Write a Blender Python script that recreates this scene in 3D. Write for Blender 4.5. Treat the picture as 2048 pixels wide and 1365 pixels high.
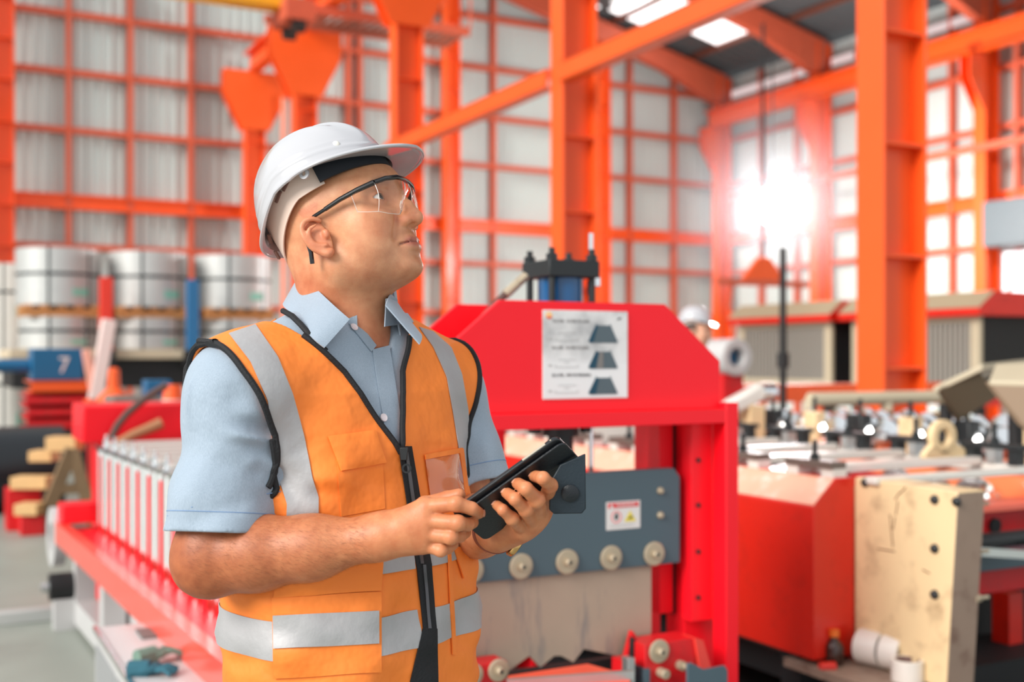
import bpy, bmesh, math, random
import numpy as np
from mathutils import Vector, Matrix
random.seed(7)
for _o in list(bpy.data.objects): bpy.data.objects.remove(_o)
C = bpy.context.scene.collection
SC = bpy.context.scene
PI = math.pi
# ---------------------------------------------------------------- camera
F = 2276.0; ALPHA = math.radians(27.5); CZ = 1.42; HOR = 715.0
CA, SA = math.cos(ALPHA), math.sin(ALPHA)
cam = bpy.data.cameras.new('camera'); camo = bpy.data.objects.new('camera', cam); C.objects.link(camo)
camo.location = (0, 0, CZ); camo.rotation_euler = (PI/2, 0, -ALPHA)
cam.sensor_width = 36; cam.lens = 36*F/2048; cam.shift_y = (HOR-682.5)/2048
cam.clip_start = .05; cam.clip_end = 200
cam.dof.use_dof = True; cam.dof.focus_distance = 1.60; cam.dof.aperture_fstop = 3.0
SC.camera = camo
SC.view_settings.view_transform = 'Standard'; SC.view_settings.look = 'None'
SC.view_settings.gamma = 1; SC.view_settings.exposure = 0.12; SC.view_settings.use_curve_mapping = False
# ---------------------------------------------------------------- light
wd = bpy.data.worlds.new('World'); SC.world = wd; wd.use_nodes = True
_bg = wd.node_tree.nodes['Background']; _bg.inputs[0].default_value = (.93, .97, 1, 1); _bg.inputs[1].default_value = .86
def sun(name, direction, energy, angle, col=(1, 1, 1)):
    l = bpy.data.lights.new(name, 'SUN'); l.energy = energy; l.angle = math.radians(angle); l.color = col
    o = bpy.data.objects.new(name, l); C.objects.link(o)
    o.rotation_euler = Vector(direction).to_track_quat('-Z', 'Y').to_euler(); o.location = (0, -5, 12); return o
sun('sun', (.88, .25, -.50), 3.5, 28, (1, .95, .88))
# ---------------------------------------------------------------- pixel rays (photo frame 2048x1365) -> world points
def ray(px, py):
    a = (px-1024)/F; return Vector((a*CA+SA, -a*SA+CA, -(py-HOR)/F))
def W(px, py, d): return Vector((0, 0, CZ)) + ray(px, py)*d
def OX(px, py, x): r = ray(px, py); return W(px, py, x/r.x)
def OY(px, py, y): r = ray(px, py); return W(px, py, y/r.y)
def OZ(px, py, z): r = ray(px, py); return W(px, py, (z-CZ)/r.z)
# ---------------------------------------------------------------- materials
def lin(c): 
    c = c/255.0; return c/12.92 if c <= .04045 else ((c+.055)/1.055)**2.4
MATS = {}
def mat(name, rgb, rough=.5, metal=0, var=.0, vscale=8, bump=0, bscale=60, bdist=.004, coat=0, dirt=None, dscale=3, damt=.5, dstretch=None, emit=0, sub=0, trans=0, spec=.5):
    if name in MATS: return MATS[name]
    m = bpy.data.materials.new(name); m.use_nodes = True; nt = m.node_tree; N = nt.nodes; L = nt.links
    b = N['Principled BSDF']; col = tuple(lin(v) for v in rgb)+(1,)
    b.inputs['Base Color'].default_value = col; b.inputs['Roughness'].default_value = rough; b.inputs['Metallic'].default_value = metal
    b.inputs['Coat Weight'].default_value = coat; b.inputs['Coat Roughness'].default_value = .12
    b.inputs['Specular IOR Level'].default_value = spec
    if sub: b.inputs['Subsurface Weight'].default_value = sub; b.inputs['Subsurface Radius'].default_value = (.012, .004, .002); b.inputs['Subsurface Scale'].default_value = 1
    if trans: b.inputs['Transmission Weight'].default_value = trans
    if emit: b.inputs['Emission Color'].default_value = col; b.inputs['Emission Strength'].default_value = emit
    tc = N.new('ShaderNodeTexCoord')
    src = None
    if var:
        n = N.new('ShaderNodeTexNoise'); n.inputs['Scale'].default_value = vscale; n.inputs['Detail'].default_value = 6
        L.new(tc.outputs['Object'], n.inputs['Vector'])
        mx = N.new('ShaderNodeMix'); mx.data_type = 'RGBA'; L.new(n.outputs['Fac'], mx.inputs[0])
        mx.inputs[6].default_value = tuple(max(0, v*(1-var)) for v in col[:3])+(1,); mx.inputs[7].default_value = tuple(min(1, v*(1+var)) for v in col[:3])+(1,)
        src = mx.outputs[2]; L.new(src, b.inputs['Base Color'])
        r2 = N.new('ShaderNodeMapRange'); r2.inputs['To Min'].default_value = max(.02, rough*.8); r2.inputs['To Max'].default_value = min(1, rough*1.25)
        L.new(n.outputs['Fac'], r2.inputs['Value']); L.new(r2.outputs[0], b.inputs['Roughness'])
    if dirt:
        n = N.new('ShaderNodeTexNoise'); n.inputs['Scale'].default_value = dscale; n.inputs['Detail'].default_value = 10; n.inputs['Roughness'].default_value = .65
        if dstretch: mp_ = N.new('ShaderNodeMapping'); mp_.inputs['Scale'].default_value = dstretch; L.new(tc.outputs['Object'], mp_.inputs['Vector']); L.new(mp_.outputs[0], n.inputs['Vector'])
        else: L.new(tc.outputs['Object'], n.inputs['Vector'])
        rp = N.new('ShaderNodeValToRGB'); rp.color_ramp.elements[0].position = .52; rp.color_ramp.elements[1].position = .72
        L.new(n.outputs['Fac'], rp.inputs[0])
        ml = N.new('ShaderNodeMath'); ml.operation = 'MULTIPLY'; ml.inputs[1].default_value = damt; L.new(rp.outputs[0], ml.inputs[0])
        mx = N.new('ShaderNodeMix'); mx.data_type = 'RGBA'; L.new(ml.outputs[0], mx.inputs[0])
        if src: L.new(src, mx.inputs[6])
        else: mx.inputs[6].default_value = col
        mx.inputs[7].default_value = tuple(lin(v) for v in dirt)+(1,); L.new(mx.outputs[2], b.inputs['Base Color'])
    if bump:
        n = N.new('ShaderNodeTexNoise'); n.inputs['Scale'].default_value = bscale; n.inputs['Detail'].default_value = 4
        L.new(tc.outputs['Object'], n.inputs['Vector']); bp = N.new('ShaderNodeBump'); bp.inputs['Strength'].default_value = bump; bp.inputs['Distance'].default_value = bdist
        L.new(n.outputs['Fac'], bp.inputs['Height']); L.new(bp.outputs[0], b.inputs['Normal'])
    MATS[name] = m; return m
# ---------------------------------------------------------------- objects
def tag(o, label=None, cat=None, group=None, kind=None):
    if label: o['label'] = label
    if cat: o['category'] = cat
    if group: o['group'] = group
    if kind: o['kind'] = kind
    return o
def empty(name, loc=(0, 0, 0), rz=0, label=None, cat=None, group=None):
    o = bpy.data.objects.new(name, None); C.objects.link(o); o.location = loc; o.rotation_euler = (0, 0, rz); o.empty_display_size = .05
    return tag(o, label, cat, group)
def kids(o): return [c for c in bpy.data.objects if c.parent == o]
def copy_tree(o, parent=None):
    c = o.copy(); C.objects.link(c)
    if parent: c.parent = parent
    for ch in kids(o): copy_tree(ch, c)
    return c
class MB:
    def __init__(s): s.v = []; s.f = []
    def add(s, vs, fs):
        n = len(s.v); s.v += [tuple(v) for v in vs]; s.f += [tuple(i+n for i in f) for f in fs]; return s
    def box(s, a, b):
        x0, y0, z0 = (min(a[i], b[i]) for i in range(3)); x1, y1, z1 = (max(a[i], b[i]) for i in range(3))
        return s.add([(x0,y0,z0),(x1,y0,z0),(x1,y1,z0),(x0,y1,z0),(x0,y0,z1),(x1,y0,z1),(x1,y1,z1),(x0,y1,z1)],
                     [(0,3,2,1),(4,5,6,7),(0,1,5,4),(1,2,6,5),(2,3,7,6),(3,0,4,7)])
    def cbox(s, c, sz): return s.box([c[i]-sz[i]/2 for i in range(3)], [c[i]+sz[i]/2 for i in range(3)])
    def bar(s, p, q, w, h, up=(0, 0, 1)):
        p, q = Vector(p), Vector(q); d = (q-p).normalized(); up = Vector(up)
        if abs(d.dot(up)) > .98: up = Vector((0, 1, 0))
        r = d.cross(up).normalized()*w/2; u = r.cross(d).normalized()*h/2
        return s.add([p-r-u, p+r-u, p+r+u, p-r+u, q-r-u, q+r-u, q+r+u, q-r+u], [(0,3,2,1),(4,5,6,7),(0,1,5,4),(1,2,6,5),(2,3,7,6),(3,0,4,7)][0:6] if 0 else [(0,1,2,3),(7,6,5,4),(0,4,5,1),(1,5,6,2),(2,6,7,3),(3,7,4,0)])
    def cyl(s, p, q, r, r2=None, n=20, caps=True):
        p, q = Vector(p), Vector(q); r2 = r if r2 is None else r2; d = (q-p).normalized()
        a = d.orthogonal().normalized(); b = d.cross(a)
        vs = [p+(a*math.cos(2*PI*i/n)+b*math.sin(2*PI*i/n))*r for i in range(n)]+[q+(a*math.cos(2*PI*i/n)+b*math.sin(2*PI*i/n))*r2 for i in range(n)]
        fs = [(i, (i+1) % n, n+(i+1) % n, n+i) for i in range(n)]
        if caps: fs += [tuple(range(n-1, -1, -1)), tuple(range(n, 2*n))]
        return s.add(vs, fs)
    def tube(s, pts, r, n=10, rf=None):
        pts = [Vector(p) for p in pts]; m = len(pts); vs = []; prev = None
        for i, p in enumerate(pts):
            d = (pts[min(i+1, m-1)]-pts[max(i-1, 0)]).normalized()
            a = d.orthogonal().normalized() if prev is None else (prev-d*prev.dot(d)).normalized()
            prev = a; b = d.cross(a); rr = r if rf is None else r*rf(i/(m-1))
            vs += [p+(a*math.cos(2*PI*k/n)+b*math.sin(2*PI*k/n))*rr for k in range(n)]
        fs = [(i*n+k, i*n+(k+1) % n, (i+1)*n+(k+1) % n, (i+1)*n+k) for i in range(m-1) for k in range(n)]
        fs += [tuple(range(n-1, -1, -1)), tuple(range((m-1)*n, m*n))]
        return s.add(vs, fs)
    def lathe(s, prof, c=(0, 0, 0), axis=(0, 0, 1), n=28):
        c = Vector(c); d = Vector(axis).normalized(); a = d.orthogonal().normalized(); b = d.cross(a); m = len(prof); vs = []
        for r, h in prof: vs += [c+d*h+(a*math.cos(2*PI*k/n)+b*math.sin(2*PI*k/n))*r for k in range(n)]
        fs = [(i*n+k, i*n+(k+1) % n, (i+1)*n+(k+1) % n, (i+1)*n+k) for i in range(m-1) for k in range(n)]
        fs += [tuple(range(n-1, -1, -1)), tuple(range((m-1)*n, m*n))]
        return s.add(vs, fs)
    def ring(s, c, axis, ro, ri, h, n=28):
        return s.lathe([(ri, 0), (ro, 0), (ro, h), (ri, h), (ri, 0)], c, axis, n) if 0 else s._ring(c, axis, ro, ri, h, n)
    def _ring(s, c, axis, ro, ri, h, n):
        c = Vector(c); d = Vector(axis).normalized(); a = d.orthogonal().normalized(); b = d.cross(a); vs = []
        for r, t in ((ri, 0), (ro, 0), (ro, h), (ri, h)): vs += [c+d*t+(a*math.cos(2*PI*k/n)+b*math.sin(2*PI*k/n))*r for k in range(n)]
        return s.add(vs, [(i*n+k, i*n+(k+1) % n, ((i+1) % 4)*n+(k+1) % n, ((i+1) % 4)*n+k) for i in range(4) for k in range(n)])
    def prism(s, poly, off):
        n = len(poly); off = Vector(off); p = [Vector(v) for v in poly]
        return s.add(p+[v+off for v in p], [tuple(range(n)), tuple(range(2*n-1, n-1, -1))]+[(i, n+i, n+(i+1) % n, (i+1) % n) for i in range(n)])
    def ball(s, c, r, n=16, sq=(1, 1, 1)):
        c = Vector(c); m = n//2; vs = [c+Vector((0, 0, r*sq[2]))]
        for i in range(1, m):
            t = PI*i/m; vs += [c+Vector((math.sin(t)*math.cos(2*PI*k/n)*sq[0], math.sin(t)*math.sin(2*PI*k/n)*sq[1], math.cos(t)*sq[2]))*r for k in range(n)]
        vs.append(c-Vector((0, 0, r*sq[2]))); e = len(vs)-1
        fs = [(0, 1+k, 1+(k+1) % n) for k in range(n)]+[(1+i*n+k, 1+(i+1)*n+k, 1+(i+1)*n+(k+1) % n, 1+i*n+(k+1) % n) for i in range(m-2) for k in range(n)]
        fs += [(e, 1+(m-2)*n+(k+1) % n, 1+(m-2)*n+k) for k in range(n)]
        return s.add(vs, fs)
    def build(s, name, m, parent=None, smooth=None, bevel=0, sub=0):
        me = bpy.data.meshes.new(name); me.from_pydata(s.v, [], s.f); me.update()
        bm = bmesh.new(); bm.from_mesh(me); bmesh.ops.recalc_face_normals(bm, faces=bm.faces); bm.to_mesh(me); bm.free()
        if smooth is None: smooth = 35
        if smooth:
            for p in me.polygons: p.use_smooth = True
            try: me.set_sharp_from_angle(angle=math.radians(smooth))
            except Exception: pass
        o = bpy.data.objects.new(name, me); C.objects.link(o)
        for mm in (m if isinstance(m, (list, tuple)) else [m]): me.materials.append(mm)
        if parent: o.parent = parent
        if bevel:
            b = o.modifiers.new('bevel', 'BEVEL'); b.width = bevel; b.segments = 2; b.limit_method = 'ANGLE'; b.angle_limit = math.radians(40)
        if sub:
            b = o.modifiers.new('subd', 'SUBSURF'); b.levels = sub; b.render_levels = sub
        return o
def rel(o, pts): return [Vector(p)-Vector(o) for p in pts]
# ================================================================ setting
M_wall = mat('wall_sheet', (198, 208, 204), .6, var=.05, vscale=1.2)
M_or = mat('orange_paint', (246, 92, 26), .42, var=.06, vscale=2, coat=.15)
M_or2 = mat('orange_paint_dull', (206, 92, 62), .55, var=.12, vscale=3)
M_floor = mat('concrete', (150, 157, 148), .45, var=.12, vscale=2.5, dirt=(120, 118, 112), dscale=1.3, damt=.5)
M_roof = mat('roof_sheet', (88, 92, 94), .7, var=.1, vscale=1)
M_white = mat('white_glow', (255, 255, 255), .4, emit=1.6)
M_rust = mat('walkway_rust', (140, 78, 58), .7, var=.3, vscale=9)
M_yel = mat('crane_yellow', (250, 178, 30), .45, var=.05)
YW = 24.8; XW = 19.3
# floor
o = MB().box((-14, -5, -.2), (24, 28, 0)).build('floor', M_floor); tag(o, kind='structure')
def corrugated(name, p, u, length, height, nrm, pitch=.22, depth=.035):
    b = MB(); n = int(length/pitch); p, u, nrm = Vector(p), Vector(u), Vector(nrm); prof = []
    for i in range(n):
        for f, q in ((0, 0), (.62, 0), (.70, 1), (.92, 1)): prof.append(((i+f)*pitch, q*depth))
    prof.append((n*pitch, 0)); vs = []
    for t, q in prof: vs += [p+u*t+nrm*q, p+u*t+nrm*q+Vector((0, 0, height))]
    k = len(prof); fs = [(2*i, 2*i+2, 2*i+3, 2*i+1) for i in range(k-1)]
    vs2 = [v-nrm*.02 for v in vs]; b.add(vs, fs); b.add(vs2, fs)
    return b.build(name, M_wall, smooth=0)
wa = corrugated('wall_back', (-14, YW+.25, 0), (1, 0, 0), XW+14.2, 12.2, (0, -1, 0)); tag(wa, kind='structure')
wb = corrugated('wall_right', (XW+.25, YW+.3, 0), (0, -1, 0), 30, 9.0, (-1, 0, 0)); tag(wb, kind='structure')
# girts and mullions fixed to the walls
ZG = [1.3, 2.5, 3.69, 6.08, 7.27, 8.47, 9.7]
for z in ZG:
    MB().box((-14, YW+.05, z-.06), (XW, YW+.2, z+.06)).build('girt', M_or2, wa)
    if z < 8.6: MB().box((XW+.05, -4, z-.06), (XW+.2, YW, z+.06)).build('girt', M_or2, wb)
g = MB(); z = 4.6
g.box((-14, YW-.05, z+.12), (XW, YW+.2, z+.15)).box((-14, YW-.05, z-.15), (XW, YW+.2, z-.12)).box((-14, YW+.05, z-.13), (XW, YW+.08, z+.13)); g.build('main_girt', M_or, wa)
g = MB()
g.box((XW-.05, -4, z+.12), (XW+.2, YW, z+.15)).box((XW-.05, -4, z-.15), (XW+.2, YW, z-.12)).box((XW+.05, -4, z-.13), (XW+.08, YW, z+.13)); g.build('main_girt', M_or, wb)
for px in (138, 262, 383, 700, 722, 990, 1263, 1352):
    x = OY(px, 400, YW).x
    MB().box((x-.05, YW+.02, 0), (x+.05, YW+.2, 11.2)).build('mullion', M_or2, wa)
for x in (-3.3, -1.0, .3): MB().box((x-.05, YW+.02, 0), (x+.05, YW+.2, 11.2)).build('mullion', M_or2, wa)
for px in (1517, 1588, 1898, 2030):
    y = OX(px, 400, XW).y
    MB().box((XW+.02, y-.05, 0), (XW+.2, y+.05, 8.9)).build('mullion', M_or2, wb)
# translucent strips high in the right wall (clear sheet)
for n, (a, b_) in enumerate(((1462, 1612), (1655, 1705), (1838, 1958))):
    y0 = OX(a, 160, XW).y; y1 = OX(b_, 160, XW).y
    o = MB().box((XW+.02, y1, 8.38), (XW+.05, y0, 8.56)).build('window_%d' % (n+1), mat('clear_sheet', (235, 225, 225), .4, emit=.55)); tag(o, kind='structure')
# roof: sloping from the ridge down to the right eave
SL = .24; XR = 7.6
def rz(x): return 9.15+SL*(XW-x)
r = MB(); n = 60; pitch = (XW+.6-XR)/n
for y in np.arange(-4, YW+.4, .36):
    r.box((0, 0, 0), (0, 0, 0)) if 0 else None
pts = []
vs = []; fs = []
ys = np.arange(-3, YW+.5, .3)
for i, y in enumerate(ys):
    for q, dy in ((0, 0), (0, .18), (.05, .2), (.05, .28)):
        vs += [(XR, y+dy, rz(XR)+q), (XW+.5, y+dy, rz(XW+.5)+q)]
k = len(vs)//2; fs = [(2*i, 2*i+1, 2*i+3, 2*i+2) for i in range(k-1)]
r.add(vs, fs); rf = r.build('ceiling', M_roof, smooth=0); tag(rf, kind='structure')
for x in np.arange(XR+.5, XW, 1.25):
    MB().box((x-.04, -3, rz(x)-.16), (x+.04, YW, rz(x)-.01)).build('purlin', mat('purlin_dark', (120, 70, 55), .6), rf)
# roof lights, bright sheets in the roof
for n, (px, py, wx, wy) in enumerate(((1312, 14, 1.3, 2.2), (1440, 58, 1.1, 1.5), (1185, 12, .25, .3), (1265, 2, .6, 1.0))):
    # intersect the ray with the roof plane
    rr = ray(px, py); t = (9.15+SL*XW-CZ)/(rr.z+SL*rr.x); p = W(px, py, t)
    b = MB().add([(p.x-wx/2, p.y-wy/2, rz(p.x-wx/2)-.03), (p.x+wx/2, p.y-wy/2, rz(p.x+wx/2)-.03), (p.x+wx/2, p.y+wy/2, rz(p.x+wx/2)-.03), (p.x-wx/2, p.y+wy/2, rz(p.x-wx/2)-.03),
                  (p.x-wx/2, p.y-wy/2, rz(p.x-wx/2)), (p.x+wx/2, p.y-wy/2, rz(p.x+wx/2)), (p.x+wx/2, p.y+wy/2, rz(p.x+wx/2)), (p.x-wx/2, p.y+wy/2, rz(p.x-wx/2))],
                 [(0,1,2,3),(4,7,6,5),(0,4,5,1),(1,5,6,2),(2,6,7,3),(3,7,4,0)])
    tag(b.build('window_%d' % (n+4), M_white), kind='structure')

# ---------------------------------------------------------------- steel columns
def ibeam(b, x, y, z0, z1, dep, fl, tw=.025, along='x'):
    if along == 'x':
        b.box((x, y-fl/2, z0), (x+tw, y+fl/2, z1)).box((x+dep-tw, y-fl/2, z0), (x+dep, y+fl/2, z1)).box((x+tw, y-tw/2, z0), (x+dep-tw, y+tw/2, z1))
    else:
        b.box((x-fl/2, y, z0), (x+fl/2, y+tw, z1)).box((x-fl/2, y+dep-tw, z0), (x+fl/2, y+dep, z1)).box((x-tw/2, y+tw, z0), (x+tw/2, y+dep-tw, z1))
def column(px_l, y, dep, fl, top, label, x=None, group=None, bracket=None, zs0=.35, grp=None):
    x0 = OY(px_l, 600, y).x if x is None else x
    t = empty('steel_column', (x0, y, 0), 0, label, 'column', group)
    b = MB(); ibeam(b, 0, 0, .03, top, dep, fl); b.build('profile', M_or, t, bevel=.004)
    z = zs0
    s = MB()
    while z < top-.2:
        MB().box((.026, -fl/2+.01, z-.01), (dep-.026, fl/2-.01, z+.01)).build('stiffener', M_or, t); z += .82
    MB().box((-.12, -fl/2-.12, 0), (dep+.12, fl/2+.12, .03)).build('base_plate', M_or, t)
    if bracket:
        zb, zt, w = bracket; c = dep/2
        for yy in (-fl/2-.01, fl/2-.02):
            MB().prism([(c-w, yy, zt), (c-w, yy, zt-.45), (c-w*.45, yy, zb), (c+w*.45, yy, zb), (c+w, yy, zt-.45), (c+w, yy, zt)], (0, .03, 0)).build('bracket_plate', M_or, t, bevel=.004)
        MB().box((c-w, -fl/2, zt), (c+w, fl/2, zt+.05)).build('seat_plate', M_or, t)
    return t
cols = []
for (px, y, nm, zz) in ((1722, 6.18, 'tall orange steel column right of the bright lamp, nearest in the hall', .52),
                    (1108, 10.8, 'tall orange steel column rising behind the black hydraulic cylinder', .55),
                    (792, 15.65, 'tall orange steel column rising behind the hard hat brim of the man', .6),
                    (588, 20.7, 'orange steel column with hexagonal bracket head above the white hard hat', .3),
                    (478, 24.3, 'orange steel column with hexagonal bracket head against the back wall left of the hat', .3)):
    x = 6.17
    c = column(px, y, .44, .27, 7.5, nm, x=x, bracket=(6.3, 7.5, .68), zs0=zz)
    cols.append(c)
# light pipe running up the far bracket column
MB().cyl((6.95, 24.0, 0), (6.95, 24.0, 7.0), .05).build('riser_pipe', mat('pink_pipe', (250, 150, 120), .5), None)
tag(bpy.data.objects['riser_pipe'], 'pale salmon pipe running up beside the bracket column on the back wall', 'pipe')
for x, lab in ((1.3, 'orange steel wall column at the left edge of the back wall'), (11.0, 'slender orange wall column on the back wall beside the hat brim'), (15.2, 'slender orange wall column on the back wall just behind the cylinder column')):
    t = column(0, YW-.2, .36, .3, 10.6 if x < 12 else rz(x)-.3, lab, x=x)
# wall B portal columns with haunch brackets
for px, lab in ((1440, 'orange portal column in the far right corner of the hall'), (1640, 'orange portal column on the right wall just right of the bright lamp'), (1972, 'orange portal column on the right wall near the right picture edge')):
    y = OX(px, 500, XW-.25).y
    if px == 1440: y = YW-.35
    t = empty('portal_column', (XW-.25, y, 0), 0, lab, 'column')
    b = MB(); ibeam(b, -.2, 0, 0, 8.9, .42, .3); b.build('profile', M_or, t, bevel=.004)
    for yy in (-.13, .11): MB().prism([(-.2, yy, 6.35), (-.62, yy, 7.0), (-.62, yy, 7.45), (-.2, yy, 7.45)], (0, .02, 0)).build('bracket_plate', M_or, t)
    MB().box((-.65, -.15, 7.45), (-.2, .15, 7.49)).build('seat_plate', M_or, t)
    # haunched rafter
    b = MB(); L = XW-.25-XR
    for yy in (-.14, ):
        p = [(.1, 0, 8.2), (-.35, 0, 8.2), (-1.9, 0, 8.78+.1), (-L, 0, rz(XR)-.55), (-L, 0, rz(XR)-.2), (.1, 0, 8.95)]
        b.prism([(a, -.12, c) for a, _, c in p], (0, .24, 0))
    b.build('rafter', M_or2, t, bevel=.004)
# crane runway beams (along the hall)
def runway(x, y0, y1, z, lab):
    t = empty('runway_beam', (x, y0, z), 0, lab, 'beam')
    L = y1-y0
    MB().box((-.13, 0, 0), (.13, L, .03)).box((-.012, 0, .03), (.012, L, .42)).box((-.16, 0, .42), (.16, L, .45)).build('beam', M_or, t)
    MB().box((-.03, 0, .45), (.03, L, .5)).build('rail', mat('rail_steel', (120, 80, 70), .5, metal=.6), t)
runway(6.39, -2, YW-.2, 7.56, 'orange crane runway beam on the bracket columns, above the hard hat')
runway(XW-.62, -2, YW-.3, 7.5, 'orange crane runway beam carried along the right wall')
# side brace channel linking the crane columns
b = MB(); zc = CZ+577/F*12.5
x0 = 6.17
for yy in ((15.9, 10.95), (10.65, 6.32), (6.04, .5)):
    t = empty('brace_beam', (x0-.02, yy[1], 4.5), 0, {15.9: 'orange brace beam between the two columns behind the hat brim and the cylinder', 10.65: 'orange brace beam slanting up from the cylinder column towards the top edge', 6.04: 'orange brace beam running forward from the nearest column'}[yy[0]], 'beam')
    L = yy[0]-yy[1]
    MB().box((-.03, 0, .09), (.12, L, .105)).box((-.03, 0, -.105), (.12, L, -.09)).box((-.03, 0, -.1), (-.01, L, .1)).build('channel', M_or, t)
# second, lower tie rail on the right wall side
t = MB().box((XW-.55, -2, 5.55), (XW-.42, YW-1, 5.68)).build('tie_rail', M_or2); tag(t, 'thin orange tie rail running level along the right wall under the runway', 'rail')
# bridge crane walkway and yellow girder
t = empty('crane_walkway', (4.0, 19.0, 8.0), 0, 'rusty slatted crane walkway crossing above the hard hat', 'walkway')
p0 = W(560, 22, 19.3); p1 = OY(940, 72, p0.y)
t.location = (p0.x, p0.y, p1.z)
L = p1.x-p0.x
MB().box((0, 0, 0), (L, .06, .16)).box((0, .94, 0), (L, 1.0, .16)).build('side_channel', M_or2, t)
for i in range(int(L/.16)): MB().box((.05+i*.16, .05, .02), (.15+i*.16, .95, .05)).build('slat', M_rust, t)
for i in range(4): MB().cyl((L*i/3.01+.03, .03, .16), (L*i/3.01+.03, .03, 1.2), .02).build('post', M_or2, t)
MB().cyl((0, .03, 1.2), (L, .03, 1.2), .02).build('handrail', M_or2, t)
t = empty('crane_girder', (0, 0, 0), 0, 'yellow bridge crane girder at the top left edge', 'crane')
q0 = W(330, -12, 17.9); q1 = OY(590, 25, q0.y)
t.location = (-3, q0.y, q1.z)
MB().box((0, -.2, 0), (q1.x+3, .2, .7)).build('girder', M_yel, t, bevel=.01)
MB().box((q1.x+2.7, -.5, -.25), (q1.x+3.2, .3, .1)).build('end_carriage', M_or2, t, bevel=.01)
for k in (-.35, .15): MB().cyl((q1.x+2.95-.1, k, -.3), (q1.x+2.95+.1, k, -.3), .13).build('wheel', mat('dark_steel', (60, 58, 56), .5, metal=.5), t)
# ================================================================ materials for machines
M_red = mat('machine_red', (246, 14, 34), .42, var=.04, vscale=3, coat=.1, spec=.35)
M_red2 = mat('machine_red_dusty', (214, 22, 30), .42, var=.12, vscale=7, dirt=(120, 60, 50), dscale=9, damt=.35)
M_grey = mat('ram_grey', (74, 93, 103), .42, var=.05, vscale=4, coat=.1)
M_blade = mat('blade_steel', (176, 156, 138), .5, metal=.15, var=.12, vscale=6, dirt=(84, 98, 112), dscale=5, damt=.75, dstretch=(3.2, 3.2, .55))
M_zinc = mat('zinc_steel', (186, 172, 148), .42, metal=.35, var=.08, vscale=20)
M_chrome = mat('chrome', (236, 238, 240), .14, metal=1)
M_steel = mat('steel_bar', (196, 198, 198), .3, metal=.8, var=.1, vscale=12)
M_blk = mat('black_oxide', (38, 42, 44), .45, metal=.2, var=.2, vscale=15)
M_dark = mat('dark_rubber', (24, 25, 27), .6)
M_blue = mat('cylinder_blue', (0, 84, 140), .25, coat=.5)
M_hose = mat('hose_brown', (88, 64, 58), .6, bump=.5, bscale=200)
M_cream = mat('cream_paint', (232, 205, 160), .5, var=.06, vscale=5, dirt=(120, 82, 56), dscale=7, damt=.6)
M_creamd = mat('worn_plate_edge', (150, 128, 112), .55, var=.1, vscale=9, dirt=(96, 60, 48), dscale=10, damt=.7)
M_or3 = mat('guard_orange', (222, 32, 12), .38, var=.07, vscale=4, dirt=(120, 32, 20), dscale=9, damt=.28, coat=.2)
M_sheen = mat('guard_sheen', (248, 176, 146), .3, var=.1, vscale=9, coat=.4, dirt=(255, 240, 230), dscale=11, damt=.9)  # pale base and white blotches paint reflections into the slanted top
M_paper = mat('sign_white', (222, 220, 218), .5)
M_whitep = mat('white_painted_bar', (226, 222, 214), .3, var=.06, vscale=15, coat=.3)
M_wood = mat('timber', (214, 172, 118), .65, var=.15, vscale=12)
M_beige = mat('hood_beige', (196, 184, 158), .5, var=.06, vscale=4)
M_galv = mat('galvanised', (196, 198, 196), .45, metal=.35, var=.08, vscale=10)
M_lgrey = mat('cabinet_grey', (196, 196, 196), .4, var=.05, vscale=4, coat=.2)
M_teal = mat('teal_paint', (12, 96, 140), .4, var=.05, vscale=3)
def textmesh(s, size, name, m, parent, loc, ux=(1, 0, 0), uz=(0, 0, 1), ext=.0003, align='LEFT'):
    cu = bpy.data.curves.new('tmp', 'FONT'); cu.body = s; cu.size = size; cu.extrude = ext; cu.align_x = align
    to = bpy.data.objects.new('tmp', cu); C.objects.link(to); bpy.context.view_layer.update()
    me = bpy.data.meshes.new_from_object(to.evaluated_get(bpy.context.evaluated_depsgraph_get()))
    bpy.data.objects.remove(to); bpy.data.curves.remove(cu)
    ux, uz, l = Vector(ux), Vector(uz), Vector(loc); n = ux.cross(uz)
    for v in me.vertices: c = v.co.copy(); v.co = l+ux*c.x+uz*c.y+n*c.z
    o = bpy.data.objects.new(name, me); C.objects.link(o); me.materials.clear(); me.materials.append(m); o.parent = parent; return o
# ================================================================ red shearing press
Y0 = 2.544
def PY(px, py, dy=0): p = OY(px, py, Y0+dy); return p
cut = empty('shearing_press', (PY(1230, 900).x, Y0, 0), 0, 'red hydraulic shearing press standing just behind the man with the tablet', 'machine')
oc = Vector(cut.location)
def cb(x0, y0, z0, x1, y1, z1): return MB().box((x0-oc.x, y0-Y0, z0), (x1-oc.x, y1-Y0, z1))
xR = PY(1477, 900).x; xr1 = PY(1452, 900).x; zTop = PY(1450, 806).z; zB0 = PY(1420, 848).z; zB1 = PY(1440, 818).z
xL = 1.02; DEP = .46
def pushp(pts): return [(p[0]-oc.x, p[1]-Y0, p[2]) for p in pts]
for s, (xa, xb) in enumerate(((xr1, xR), (xL, xL+xR-xr1))):
    b = MB(); b.box((xa-oc.x, 0, 0), (xb-oc.x, .06, zTop))
    if s == 0: b.box((xb-.05-oc.x-.055, .11, 0), (xb-oc.x, .2, zB1))
    else: b.box((xa-oc.x, .11, 0), (xa+.05+.055-oc.x, .2, zB1))
    b.build('upright', M_red, cut, bevel=.002)
    b = MB().box((xa-oc.x, DEP-.08, 0), (xb-oc.x, DEP, zTop)); b.build('rear_upright', M_red, cut, bevel=.002)
cb(xL+.002, Y0+.0008, zB0, xr1+.001, Y0+.10, zB1).build('cross_beam', M_red, cut, bevel=.002)
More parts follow.
